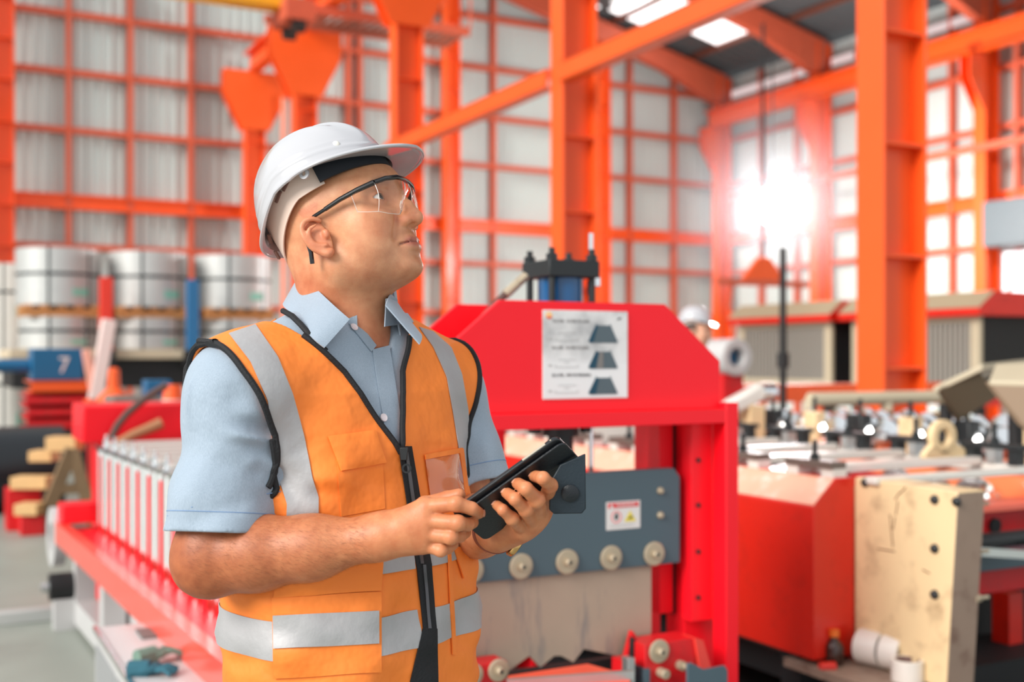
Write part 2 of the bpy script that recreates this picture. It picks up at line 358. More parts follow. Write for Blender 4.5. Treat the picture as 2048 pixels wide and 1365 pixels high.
cb(xL+.002, Y0+DEP-.078, zB0, xR-.002, Y0+DEP-.002, zB1).build('rear_cross_beam', M_red, cut, bevel=.002)
# head plates
d1 = .028
a = PY(1000, 597, d1); b_ = PY(1330, 612, d1); c_ = PY(1440, 722, d1)
zt = (a.z+b_.z)/2; xe = c_.x; dx = c_.x-b_.x
poly = [(xe, zB1), (xe, c_.z), (b_.x, zt), (a.x, zt), (a.x-dx, c_.z), (a.x-dx, zB1)]
cutb = OX(915, 604, a.x).y-Y0
for nm, yy in (('head_plate', d1), ('rear_head_plate', min(cutb, DEP-.03))):
    MB().prism([(x-oc.x, yy, z) for x, z in poly], (0, .014, 0)).build(nm, M_red, cut, bevel=.002)
cb(a.x, Y0+d1+.014, zB1+.12, b_.x, Y0+min(cutb, DEP-.03), zB1+.14).build('cylinder_seat', M_red, cut)
for xx in (a.x+.1, b_.x-.1): cb(xx, Y0+d1+.014, zB1, xx+.012, Y0+min(cutb, DEP-.03), zt-.02).build('head_rib', M_red, cut)
# guide blocks with tapped holes
xg0 = PY(1383, 1000, .06).x; xg1 = PY(1425, 1000, .06).x; zg = PY(1400, 1243, .06).z
for s in (0, 1):
    off = 0 if s == 0 else (xL+xR-xg0-xg1)
    g = cb(xg0+off, Y0+.06, zg, xg1+off, Y0+.108, zB0-.001).build('guide_block', M_red, cut, bevel=.002)
    if s == 0:
        for py in (921, 1011, 1104, 1196):
            p = PY(1396, py, .06); MB().cyl((p.x-oc.x, .056, p.z), (p.x-oc.x, .0605, p.z), .0065, n=14).build('set_screw', M_blk, g)
# inner slide plate (dark gap, red strip)
x0, x1 = PY(1319, 1000, .14).x, PY(1346, 1000, .14).x
cb(x0, Y0+.14, PY(1330, 1228, .14).z, x1, Y0+.2, zB0).build('slide_strip', M_red, cut, bevel=.002)
cb(x1, Y0+.15, PY(1330, 1232, .14).z, xg0+.01, Y0+.17, zB0).build('slide_backing', M_blk, cut)
x0, x1 = PY(985, 1000, .3).x, PY(1010, 1000, .3).x
cb(x0, Y0+.3, .9, x1, Y0+.34, zB0).build('guide_post', M_red, cut)
# sign board
sg = empty('sign_board', (0, 0, 0)); sg.parent = cut
p0 = PY(1085, 620, .026); p1 = PY(1255, 796, .026); pw, ph = p1.x-p0.x, p0.z-p1.z; sx, sz = p0.x-oc.x, p1.z
def S(u, v, y=.0255): return (sx+u*pw, y, sz+v*ph)
ys = .0275
m = bpy.data.materials.new('sign_marble'); m.use_nodes = True; nt = m.node_tree; bs = nt.nodes['Principled BSDF']; bs.inputs['Roughness'].default_value = .4
tc = nt.nodes.new('ShaderNodeTexCoord'); nz = nt.nodes.new('ShaderNodeTexNoise'); nz.inputs['Scale'].default_value = 14; nz.inputs['Detail'].default_value = 6
rp = nt.nodes.new('ShaderNodeValToRGB'); rp.color_ramp.elements[0].color = (.42, .42, .43, 1); rp.color_ramp.elements[1].color = (.75, .74, .74, 1); rp.color_ramp.elements[0].position = .35; rp.color_ramp.elements[1].position = .62
sp = nt.nodes.new('ShaderNodeSeparateXYZ'); mr = nt.nodes.new('ShaderNodeMapRange'); mr.inputs['From Min'].default_value = sz+.38*ph; mr.inputs['From Max'].default_value = sz+.55*ph
mx = nt.nodes.new('ShaderNodeMix'); mx.data_type = 'RGBA'; mx.inputs[6].default_value = (.82, .81, .82, 1)
nt.links.new(tc.outputs['Object'], nz.inputs['Vector']); nt.links.new(nz.outputs['Fac'], rp.inputs[0]); nt.links.new(tc.outputs['Object'], sp.inputs[0]); nt.links.new(sp.outputs['Z'], mr.inputs['Value'])
nt.links.new(mr.outputs[0], mx.inputs[0]); nt.links.new(rp.outputs[0], mx.inputs[7]); nt.links.new(mx.outputs[2], bs.inputs['Base Color'])
MB().box(S(0, 0, ys-.0005), S(1, 1, ys-.003)).build('panel', m, sg, bevel=.002)
M_prof = mat('print_slate', (84, 98, 106), .5); M_profd = mat('print_navy', (14, 66, 88), .5); M_profl = mat('print_grey', (124, 120, 118), .5); M_ink = mat('print_black', (40, 38, 40), .5); M_inkl = mat('print_pale', (186, 184, 182), .5); M_inko = mat('print_red', (232, 70, 50), .5); M_inkw = mat('print_orange', (250, 200, 140), .5)
YF = ys-.0042
for k, (vb, vt) in enumerate(((.635, .845), (.34, .545), (.045, .245))):
    MB().prism([S(.525, vb+.015, YF), S(.545, vb, YF), S(.86, vb, YF), S(.875, vb+.012, YF), S(.79, vt-.01, YF), S(.79, vt+.01, YF), S(.775, vt-.01, YF), S(.63, vt-.01, YF), S(.615, vt+.01, YF), S(.61, vt-.02, YF)], (0, .001, 0)).build('profile_print', M_prof, sg, smooth=0)
    w = .02 if k == 0 else .05
    MB().prism([S(.525, vb+.018, YF-.0004), S(.545, vb, YF-.0004), S(.56+w, vb, YF-.0004), S(.63+w*.4, vt-.012, YF-.0004), S(.61, vt-.012, YF-.0004)], (0, .001, 0)).build('shade_print', M_profd, sg, smooth=0)
    if k == 1: MB().prism([S(.62, vb+.002, YF-.0006), S(.70, vb+.004, YF-.0006), S(.70, vt-.014, YF-.0006), S(.655, vt-.012, YF-.0006)], (0, .001, 0)).build('rib_print', M_profl, sg, smooth=0)
MB().cyl(S(.07, .94, YF), S(.07, .94, ys-.003), .0095).build('logo_disc', M_inkw, sg)
MB().prism([S(.03, .925, YF-.0005)]+[(S(.07, .94)[0]+.0095*math.cos(t), YF-.0005, S(.07, .94)[2]+.0095*math.sin(t)) for t in np.linspace(PI+.4, 2*PI-.4, 9)], (0, .001, 0)).build('logo_band', M_inko, sg)
MB().prism([S(.86, .895, YF), S(.885, .925, YF), S(.93, .93, YF), S(.91, .918, YF), S(.895, .905, YF), S(.875, .91, YF)], (0, .001, 0)).build('corner_mark', M_ink, sg)
textmesh('SLC-MR   0.3 MR TO SLIM', .0100, 'heading_text', M_profl, sg, S(.11, .865, YF))
textmesh('SLC-MR   0.3-MR TO SLIM', .0100, 'heading_text', M_profl, sg, S(.10, .565, YF))
textmesh('SLC-MR - MM VE MEASAN', .0104, 'heading_text', M_ink, sg, S(.10, .255, YF))
for v0 in (.66, .36, .07):
    b = MB()
    for a2, b2 in (((.14, v0), (.40, v0+.004)), ((.14, v0+.03), (.144, v0)), ((.396, v0), (.40, v0+.03)), ((.17, v0+.085), (.38, v0+.088)), ((.24, v0+.05), (.3, v0+.055)), ((.06, v0+.012), (.10, v0+.03))): b.box(S(*a2, YF), S(*b2, YF+.001))
    b.build('drawing_print', M_inkl, sg)
# ram plate
d2 = .075; x0 = xL+.07; x1 = PY(1360, 1000, d2).x; zt2 = PY(1345, 937, d2).z; zb2 = PY(1360, 1126, d2).z
ram = MB().prism([(x0-oc.x, d2, zb2), (x1-oc.x, d2, zb2), (x1-oc.x, d2, zt2-.025), (x1-.02-oc.x, d2, zt2), (x0+.02-oc.x, d2, zt2), (x0-oc.x, d2, zt2-.025)], (0, .03, 0)).build('ram_plate', M_grey, cut, bevel=.002)
cb(x0, Y0+d2+.03, zt2-.05, x1-.06, Y0+d2+.12, zt2-.03).build('ram_shelf', M_whitep, cut)
def bolt(x, y, z, parent, R=.0335, mw=M_zinc):
    w = MB().lathe([(.004, 0), (R-.002, 0), (R, .002), (R, .006), (R-.003, .008), (.013, .008)], (x, y, z), (0, -1, 0)).build('washer', mw, parent, smooth=0)
    MB().lathe([(.011, .0), (.011, .014), (.0095, .016), (.0055, .016), (.0055, .007), (0.001, .007)], (x, y-.008, z), (0, -1, 0), 18).build('socket_bolt', M_zinc, w)
    MB().lathe([(.001, .0), (.0054, 0), (.0054, .0145), (.001, .0145)], (x, y-.008, z), (0, -1, 0), 6).build('hex_socket', M_blk, w)
    return w
for px, py in ((942, 1141), (1041, 1133), (1133, 1124), (1221, 1116), (1307, 1108)):
    p = PY(px, py, d2-.001); bolt(p.x-oc.x, d2-.0005, p.z, cut)
p = PY(850, 1149, d2); bolt(p.x-oc.x, d2-.0005, p.z, cut)
for px, py in ((1320, 982), (1320, 1031)):
    p = PY(px, py, d2); MB().lathe([(.001, 0), (.010, 0), (.010, .004), (.007, .009), (.001, .010)], (p.x-oc.x, d2-.0003, p.z), (0, -1, 0), 16).build('button_bolt', M_zinc, ram)
# warning label on the ram
q0 = PY(1212, 1003, d2); q1 = PY(1280, 1058, d2); lw, lh = q1.x-q0.x, PY(1246, 1003, d2).z-PY(1246, 1059, d2).z; lx, lz = q0.x-oc.x, PY(1246, 1059, d2).z
def Q(u, v, y): return (lx+u*lw, d2-y, lz+v*lh)
lab = MB().box(Q(0, 0, .0003), Q(1, 1, .0016)).build('warning_label', M_paper, cut, bevel=.0006)
MB().box(Q(.05, .78, .0016), Q(.94, .95, .0024)).build('red_band', mat('label_red', (225, 26, 38), .5), lab)
MB().prism([Q(.10, .79, .0026), Q(.21, .79, .0026), Q(.155, .94, .0026)], (0, .0006, 0)).build('alert_triangle', M_paper, lab)
textmesh('WARNING', .0135, 'warning_text', M_paper, lab, Q(.27, .81, .0028))
MB().ring(Q(.29, .45, .0024), (0, 1, 0), .0165, .0138, .0008).build('prohibition_ring', mat('label_pink', (240, 110, 110), .5), lab)
MB().prism([Q(.24, .4, .0022), Q(.3, .33, .0022), Q(.34, .42, .0022), Q(.34, .55, .0022), Q(.29, .6, .0022), Q(.25, .52, .0022)], (0, .0005, 0)).build('hand_symbol', M_ink, lab)
MB().prism([Q(.52, .26, .0022), Q(.87, .26, .0022), Q(.695, .66, .0022)], (0, .0005, 0)).build('yellow_triangle', mat('label_yellow', (228, 210, 90), .5), lab)
MB().prism([Q(.62, .36, .0028), Q(.68, .42, .0028), Q(.78, .46, .0028), Q(.76, .4, .0028), Q(.7, .36, .0028)], (0, .0005, 0)).build('press_symbol', M_ink, lab)
for t in (.12, .16): MB().box(Q(.12, t, .0016), Q(.8, t+.012, .0021)).build('small_print', M_inkl, lab)
q = PY(1000, 1062, d2); MB().box((q.x-oc.x-.02, d2-.0015, q.z-.01), (PY(1043, 1062, d2).x-oc.x, d2-.0003, q.z+.03)).build('lower_label', M_paper, cut)
# blade with notched lower edge
d3 = .088; xb1 = PY(1303, 1200, d3).x
pts = [(xb1, zb2+.03)]
for px, py in ((1303, 1262), (1296, 1300), (1244, 1315), (1168, 1299), (1147, 1326), (1123, 1313), (1109, 1313), (1081, 1336), (1059, 1313), (1015, 1345), (960, 1345), (945, 1362), (900, 1362), (870, 1345), (845, 1362)):
    p = PY(px, py, d3); pts.append((p.x, p.z))
pts.append((xL+.09, pts[-1][1])); pts.append((xL+.09, zb2+.03))
MB().prism([(x-oc.x, d3, z) for x, z in pts], (0, .012, 0)).build('blade', M_blade, cut, bevel=.0008)
# lower die blocks
z = PY(1340, 1272, -.02).z
rb = MB().box((PY(1290, 1300, -.02).x-oc.x, -.02, .42), (PY(1391, 1300, -.02).x-oc.x, .07, PY(1340, 1284, -.02).z)).build('lower_block', M_red2, cut, bevel=.002)
p = PY(1317, 1303, -.021); bolt(p.x-oc.x, -.0205, p.z, rb, .0315)
for px, py in ((1320, 1345), ):
    p = PY(px, py, -.021); MB().lathe([(.001, 0), (.013, 0), (.013, .03), (.011, .032), (.001, .032)], (p.x-oc.x, -.0205, p.z), (0, -1, 0), 18).build('hex_bolt', M_zinc, rb)
p = PY(1358, 1330, -.02); MB().cyl((p.x-oc.x, -.02, p.z), (p.x-oc.x+.01, -.10, p.z), .007).lathe([(.002, 0), (.013, 0), (.013, .02), (.002, .02)], (p.x-oc.x, -.0205, p.z), (0, -1, 0), 18).build('stud', M_zinc, rb)
pA, pB, pC, pD = PY(1386, 1276, -.02), PY(1402, 1280, -.02), PY(1422, 1350, -.02), PY(1398, 1345, -.02)
MB().prism([(q.x-oc.x, -.03, q.z) for q in (pA, pB, pC, pD)], (0, .06, 0)).build('gusset', mat('gusset_coral', (232, 70, 60), .4), rb)
pts = [PY(x, y, -.11) for x, y in ((1375, 1330), (1382, 1326), (1408, 1340), (1450, 1332), (1456, 1342), (1456, 1400), (1408, 1400), (1375, 1400))]
MB().prism([(q.x-oc.x, -.11, q.z) for q in pts], (0, .008, 0)).build('grey_clamp_plate', M_grey, cut, bevel=.002)
MB().box((PY(1290, 1340, -.03).x-oc.x, -.03, .40), (PY(1300, 1340, -.03).x-oc.x, .04, PY(1290, 1340, -.03).z)).build('side_stop', M_grey, cut)
b = MB().box((PY(1244, 1340).x-oc.x, 0, .45), (PY(1262, 1340).x-oc.x, .05, PY(1250, 1322).z)); b.build('small_stop', M_red2, cut)
MB().box((PY(1256, 1340, -.03).x-oc.x, -.03, .40), (PY(1270, 1340, -.03).x-oc.x, .0, PY(1260, 1318, -.03).z)).build('stop_bar', M_steel, cut, bevel=.001)
MB().prism([(PY(x, y, .06).x-oc.x, .05, PY(x, y, .06).z) for x, y in ((1245, 1330), (1262, 1262), (1268, 1270), (1272, 1330))], (0, .02, 0)).build('guide_fin', M_red2, cut)
MB().prism([(PY(x, y, .04).x-oc.x, .03, PY(x, y, .04).z) for x, y in ((1262, 1330), (1263, 1275), (1285, 1290), (1290, 1360), (1265, 1360))], (0, .02, 0)).build('fin_plate', M_blk, cut)
lb = MB().box((PY(905, 1340, .0).x-oc.x, 0, .42), (PY(1014, 1340, .0).x-oc.x, .07, PY(960, 1330).z)).build('lower_block', M_red2, cut, bevel=.002)
for px, py in ((944, 1350), (996, 1341)):
    p = PY(px, py, -.001); bolt(p.x-oc.x, -.0005, p.z, lb, .0285)
cb(xL+.06, Y0+.02, .3, xR-.1, Y0+.34, .36).build('lower_bed', M_red2, cut)
cb(xL+.06, Y0+.02, .36, PY(1303, 1300, .1).x, Y0+.06, .42).build('lower_knife', M_blk, cut)
cb(xL+.06, Y0+.105, .36, xb1, Y0+.13, PY(1200, 1310, .12).z-.01).build('die_backing', M_dark, cut)
# outfeed tray
zt3 = PY(1100, 1352, -.1).z
tr = [OZ(x, y, zt3) for x, y in ((1016, 1352), (1175, 1328), (1262, 1352), (1250, 1420), (1000, 1420))]
MB().prism([(q.x-oc.x, q.y-Y0, q.z-.012) for q in tr], (0, 0, .012)).build('outfeed_tray', mat('tray_coral', (246, 78, 44), .35, var=.1, vscale=8, coat=.3), cut, bevel=.001)
t0, t1 = OZ(1010, 1366, zt3+.01), OZ(1262, 1348, zt3+.01)
MB().bar((t0.x-oc.x, t0.y-Y0-.01, t0.z), (t1.x-oc.x, t1.y-Y0-.01, t1.z), .014, .02).build('tray_edge_bar', M_steel, cut)
# hydraulic cylinder
hc = empty('hydraulic_cylinder', (0, 0, 0)); hc.parent = cut; hc['label'] = 'blue hydraulic cylinder with black end block and tie rods'
yc = (min(cutb, DEP-.03)+d1)/2+.0
cpx = OY(1121, 560, Y0+yc); cx = cpx.x-oc.x
hw = .078; z0b = OY(1121, 553, Y0+yc-hw).z; z1b = OY(1121, 519, Y0+yc-hw).z
MB().box((cx-hw, yc-hw, z0b), (cx+hw, yc+hw, z1b)).build('end_block', M_blk, hc, bevel=.003)
MB().box((cx-hw, yc-hw, zB1+.14), (cx+hw, yc+hw, zB1+.18)).build('lower_end_block', M_blk, hc, bevel=.003)
MB().cyl((cx, yc, zB1+.18), (cx, yc, z0b), .062, n=40).build('barrel', M_blue, hc)
for sx_, sy_ in ((-1, -1), (1, -1), (-1, 1), (1, 1)):
    x, y = cx+sx_*.062, yc+sy_*.062
    r_ = MB().cyl((x, y, zB1+.18), (x, y, z0b), .0095, n=16).build('tie_rod', M_blk, hc)
    MB().cyl((x, y, z1b), (x, y, z1b+.016), .016, n=6).cyl((x, y, z1b+.016), (x, y, z1b+.032), .0085, n=14).build('nut', M_blk, r_, smooth=25)
MB().cyl((cx, yc, .95), (cx, yc, zB0+.02), .035).cyl((cx, yc, zB0-.03), (cx, yc, zB0+.02), .05).build('piston_rod', M_blk, hc)
for q in (-.08, .08): MB().cyl((cx+q, yc, zB0-.022), (cx+q, yc, zB0+.02), .018, n=6).build('under_nut', M_blk, hc)
# hose fitting on the left
f0 = OY(1052, 552, Y0+yc); f1 = OY(1008, 592, Y0+yc); f0 = Vector((f0.x-oc.x, yc, f0.z)); f1 = Vector((f1.x-oc.x, yc, f1.z)); dd = f1-f0
MB().cyl(f0, f0+dd*.35, .013, n=6).cyl(f0+dd*.35, f0+dd*.45, .010).cyl(f0+dd*.42, f0+dd*.95, .0125).build('hose_fitting', M_zinc, hc)
MB().tube([f0+dd*.9, f0+dd*1.3, f0+dd*1.8+Vector((0, .05, -.03)), f0+dd*2.2+Vector((0, .2, -.12))], .010).build('hydraulic_hose', M_hose, hc)
# chrome rod with cap right of the cylinder
r0 = PY(1182, 467, yc); rx = r0.x-oc.x
gr = MB().cyl((rx, yc, zt2-.02), (rx, yc, r0.z), .0068).build('guide_rod', M_chrome, cut)
pz = PY(1190, 575, yc).z
MB().cyl((rx, yc, pz-.02), (rx, yc, pz+.018), .011).build('rod_clamp', mat('clamp_red', (230, 60, 70), .4), gr)
MB().box((rx+.002, yc-.01, pz), (rx+.026, yc+.01, pz+.03)).build('rod_bracket', M_chrome, gr, bevel=.003)

# ================================================================ roll former behind the man (left)
BZ = .55
bang = math.atan2(1311, F)-ALPHA
A0 = OZ(431, 1316, BZ); A1 = OZ(110, 1045, BZ); dirb = (A1-A0); blen = dirb.length; dirb.normalize()
bed = empty('roll_former', (A0.x, A0.y, 0), math.atan2(dirb.y, dirb.x)-PI/2, 'red roll forming line with chrome posts, running back behind the elbow of the man', 'machine')
BW = .95; y_s = -.28; y_e = blen
b = MB().box((0, y_s, BZ-.11), (.05, y_e, BZ)).box((.05, y_s, BZ-.11), (.0501, y_e, BZ)); b.build('side_beam', mat('beam_coral', (240, 84, 66), .3, var=.05, vscale=3, coat=.5), bed, bevel=.006)
MB().box((BW-.05, y_s, BZ-.11), (BW, y_e, BZ)).build('side_beam', M_red, bed, bevel=.006)
MB().box((.05, y_s, BZ-.05), (BW-.05, y_e, BZ-.035)).build('deck_plate', M_red, bed)
for y in np.arange(y_s+.1, y_e, .8): MB().box((.05, y, BZ-.11), (BW-.05, y+.06, BZ-.05)).build('cross_member', M_lgrey, bed)
for x in (.08, BW-.16):
    y_r = 1.15 if x < .5 else y_s
    MB().box((x, y_r, .03), (x+.1, y_e+.1, .15)).build('ground_runner', M_lgrey, bed)
    for y in (y_r+.05, 2.2, y_e-.15): MB().box((x, y, .15), (x+.1, y+.1, BZ-.11)).build('leg', M_lgrey, bed)
MB().box((.2, .9, .15), (.5, 2.4, BZ-.13)).build('drive_cover', M_lgrey, bed, bevel=.01)
nst = 14; zS = BZ-.035; zT = 1.0
for i in range(nst):
    y = -.1+i*(y_e-.25)/(nst-1)
    for sd, x in ((0, .17), (1, BW-.23)):
        h = empty('roller_stand', (x, y, zS)); h.parent = bed
        MB().box((0, -.035, 0), (.050, .035, .40)).build('stand_plate', M_red, h, bevel=.003)
        for dy in (-.062, .062): MB().cyl((.027, dy, 0), (.027, dy, .43), .034).build('stand_post', M_chrome, h)
        MB().box((-.01, -.09, .43), (.065, .09, .452)).cyl((.027, 0, .452), (.027, 0, .485), .016, n=6).cyl((.027, 0, .485), (.027, 0, .51), .008).build('cap', M_chrome, h, bevel=.002)
    for z in (.14, .30): MB().cyl((.2, y, zS+z), (BW-.2, y, zS+z), .02).build('shaft', M_steel, bed)
    pr = [(.3, .06), (.36, .08), (.4, .055), (.5, .055), (.54, .08), (.62, .06)]
    for z in (.13, .29): MB().lathe([(.021, .28)]+[(r_, t) for t, r_ in pr]+[(.021, .66)], (0, y, zS+z), (1, 0, 0), 20).build('forming_roller', M_chrome, bed)
    MB().box((.2, y-.03, zS+.455), (BW-.2, y+.03, zS+.47)).build('tie_bar', M_whitep, bed)
MB().box((.02, y_e-.12, BZ), (.20, y_e+.05, BZ+.10)).build('entry_guide', M_red, bed, bevel=.006)
MB().ring((.0, y_e+.16, BZ-.10), (1, 0, 0), .16, .08, .06).build('entry_wheel', M_lgrey, bed)
# red end housing with hoses
eh = W(250, 845, 6.6)
t = empty('red_housing', (eh.x, eh.y, 0), 0, 'red steel housing plate with brown hoses at the far end of the roll forming line', 'machine')
p0, p1 = OY(165, 812, eh.y), OY(400, 880, eh.y)
MB().box((p0.x-t.location.x, 0, p1.z), (p1.x-t.location.x, .5, p0.z)).build('housing', M_red, t, bevel=.01)
MB().box((p0.x-t.location.x+.1, .1, 0), (p0.x-t.location.x+.2, .4, p1.z)).build('leg', M_red, t); MB().box((p1.x-t.location.x-.2, .1, 0), (p1.x-t.location.x-.1, .4, p1.z)).build('leg', M_red, t)
def path(pts, dy=-.06): return [Vector((OY(x, y, eh.y).x-t.location.x, dy, OY(x, y, eh.y).z)) for x, y in pts]
MB().tube(path([(218, 878), (232, 850), (250, 828), (275, 806), (300, 788), (330, 770)]), .022).build('hose', M_hose, t)
MB().tube(path([(232, 884), (262, 868), (292, 856), (318, 845)], -.08), .024, rf=lambda s: 1+.35*s).build('hose', mat('hose_tan', (170, 120, 84), .6), t)
# grey control cabinet under the bed, with gloves
ka = OZ(190, 1256, .45); kb = OZ(440, 1440, .45)
t = empty('tool_cabinet', (ka.x, ka.y, 0), 0, 'low grey steel cabinet on the floor under the red beam, gloves on top', 'cabinet')
MB().box((0, -1.0, 0), (.42, 0, .45)).build('body', M_lgrey, t, bevel=.006)
MB().box((-.004, -.93, .05), (0, -.5, .40)).box((-.004, -.46, .05), (0, -.05, .40)).build('door_panel', mat('cabinet_grey_dark', (150, 152, 154), .4), t, bevel=.002)
MB().box((.12, -.26, .45), (.27, -.12, .458)).build('recess_plate', mat('cabinet_patch', (110, 108, 106), .5), t)
MB().box((-.008, -1.0, .44), (.006, 0, .456)).build('edge_trim', M_chrome, t)
M_glove = mat('work_glove', (112, 140, 126), .85, var=.3, vscale=20, bump=.5, bscale=150)
for gi, (gx, gy, an, lb_) in enumerate(((310, 1322, .4, 'grey green work glove lying uppermost on the grey cabinet'), (300, 1345, -.5, 'teal work glove lying nearer the edge of the grey cabinet'))):
    p = OZ(gx, gy, .46); g = MB()
    g.ball((0, 0, .024), .05, 14, (1.1, .8, .42))
    for k in range(4):
        a2 = an+(-.45+.3*k); g.tube([Vector((math.cos(a2)*.03, math.sin(a2)*.03, .022)), Vector((math.cos(a2)*.075, math.sin(a2)*.075, .03)), Vector((math.cos(a2)*.115, math.sin(a2)*.115, .014))], .013, 8, rf=lambda s: 1-.25*s)
    a2 = an+1.4; g.tube([Vector((0, 0, .02)), Vector((math.cos(a2)*.05, math.sin(a2)*.05, .026)), Vector((math.cos(a2)*.085, math.sin(a2)*.085, .014))], .015, 8)
    g.tube([Vector((0, 0, .022)), Vector((-math.cos(an)*.09, -math.sin(an)*.09, .02))], .036, 10)
    o = g.build('work_glove', M_glove if gi == 0 else mat('teal_glove', (40, 96, 112), .8, bump=.4, bscale=150)); o.location = (p.x, p.y, .45+.012*(1-gi)); o.scale = (.72, .72, .8); tag(o, lb_, 'glove')
# small floor items on the left
p = OZ(135, 1195, .16); t = empty('motor', (p.x, p.y, 0), 0, 'small black motor on a bracket beside the grey ground runner', 'motor')
MB().cyl((-.09, 0, .22), (.09, 0, .22), .07).build('casing', M_dark, t); MB().box((-.07, -.06, 0), (.07, .06, .16)).build('foot', M_lgrey, t); MB().cyl((-.13, 0, .22), (-.09, 0, .22), .025).build('shaft', M_steel, t)
p = OZ(100, 1222, .05); o = MB().box((-.35, -.04, 0), (.08, .04, .07)).build('steel_tube', M_galv, bevel=.006); o.location = (p.x, p.y, 0); tag(o, 'square galvanised steel tube lying on the concrete floor at the far left', 'tube')
# black pipe
p = W(20, 928, 10.5); o = MB().cyl((-1.4, 0, 0), (.45, 0, 0), .39, n=40).build('large_pipe', mat('pipe_black', (20, 26, 32), .35, var=.2, vscale=3)); o.location = (p.x, p.y, .392); tag(o, 'large black pipe lying crosswise on the floor at the left edge', 'pipe')
tim = [((30, 965), (102, 960), 9.35, .10, 'light timber beam lying on the larger red block'), ((100, 888), (160, 880), 9.5, .12, 'light timber beam topmost of the trestle'), ((66, 912), (112, 905), 9.6, .09, 'short light timber beam sticking out left behind the trestle'), ((38, 1018), (84, 1016), 9.1, .09, 'short light timber beam lying on the smaller red block')]
for (a2, b2, d, th, lb_) in tim:
    P, Q2 = W(*a2, d), W(*b2, d); Q2 = Vector((Q2.x, Q2.y, P.z)); o = MB().bar((0, 0, 0), Q2-P, .2, th).build('timber_beam', M_wood, bevel=.006); o.location = P; tag(o, lb_, 'timber', 'timber beams beside the black pipe')
for (a2, b2, d, lb_) in (((12, 978), (78, 1040), 9.35, 'larger red steel block under the timber at the left edge'), ((40, 1031), (84, 1066), 9.1, 'smaller red steel block under the short timber'), ((100, 1030), (150, 1060), 9.7, 'red steel block behind the wooden trestle')):
    P, Q2 = W(*a2, d), W(*b2, d); o = MB().box((0, -.1, 0), (abs(Q2.x-P.x)+.02, .22, P.z-.005)).build('steel_block', M_red2, bevel=.006); o.location = (P.x, P.y, 0); tag(o, lb_, 'block', 'red steel blocks by the pipe')
P = W(108, 1060, 9.2); t = empty('trestle', (P.x, P.y, 0), 0, 'worn wooden trestle leaning between the timber beams', 'trestle'); zt5 = W(150, 900, 9.2).z
M_ot = mat('old_timber', (128, 104, 76), .7, var=.2, vscale=10)
MB().bar((-.12, 0, .0), (.14, .02, zt5), .08, .10).build('leg', M_ot, t); MB().bar((.32, 0, .0), (.14, .02, zt5), .08, .10).build('leg', M_ot, t); MB().bar((-.02, 0, .35), (.26, 0, .35), .05, .08).build('rung', M_ot, t)
# orange stacked channels
for k, (y0, y1, x0, x1, lb_) in enumerate(((762, 787, 62, 205, 'orange steel channel topmost of the stack left of the red housing'), (790, 812, 52, 190, 'orange steel channel second from the top of the stack'), (815, 836, 56, 200, 'orange steel channel third from the top of the stack'), (838, 862, 54, 150, 'orange steel channel at the bottom of the stack'))):
    d = 11.5; P = W(x0, y0, d); Q2 = W(x1, y1, d); P1 = OY(x1, y0, P.y); zb = OY(x0, y1, P.y).z; L = P1.x-P.x; hh = P.z-zb-.008
    o = MB().box((0, 0, 0), (L, .02, hh)).box((0, 0, 0), (L, .9, .02)).box((0, .0, hh-.02), (L, .9, hh)).build('steel_channel', M_or if k == 0 else M_red2, bevel=.006); o.location = (P.x, P.y, zb); tag(o, lb_, 'channel', 'stacked orange channels')
o = empty('stack_rack', (W(60, 862, 11.5).x, W(60, 862, 11.5).y, 0), 0, 'dark steel rack carrying the stacked orange channels', 'rack')
zb = W(60, 863, 11.5).z
for xx in (.1, .5): 
    MB().box((xx, .1, 0), (xx+.06, .16, zb)).build('leg', M_dark, o); MB().box((xx, .7, 0), (xx+.06, .76, zb)).build('leg', M_dark, o)
# blue box with number
P = W(66, 762, 11.7); P1 = OY(168, 765, P.y); zt_ = OY(66, 697, P.y).z
t = empty('blue_box', (P.x, P.y+.1, P.z), 0, 'blue steel box marked with a pale 7 above the orange channels', 'box')
MB().box((0, 0, 0), (P1.x-P.x, .5, zt_-P.z)).build('body', M_teal, t, bevel=.01)
textmesh('7', .24, 'number', M_paper, t, ((P1.x-P.x)*.5, -.004, .08))
MB().cyl((-1.6, .25, (zt_-P.z)*.45), (0, .25, (zt_-P.z)*.45), .07).build('blue_arm', M_teal, t)
# pale lever post
P = W(190, 800, 11.3); t = empty('lever_arm', P, 0, 'pale painted lever arm leaning up beside the blue box', 'lever')
Q2 = OY(218, 640, P.y)-P; MB().bar((0, 0, 0), Q2, .13, .14).build('arm', mat('arm_pale', (240, 216, 210), .4), t, bevel=.01); Q3 = OY(172, 700, P.y)-P; MB().bar((0, 0, 0), Q3, .08, .09).build('short_arm', mat('arm_pink', (240, 170, 150), .4), t, bevel=.008)
MB().cyl((-.1, 0, -.05), (.1, 0, -.05), .06).build('pivot', M_or, t); MB().box((-.06, .0, -P.z), (.06, .1, -.05)).build('stand', M_red2, t)
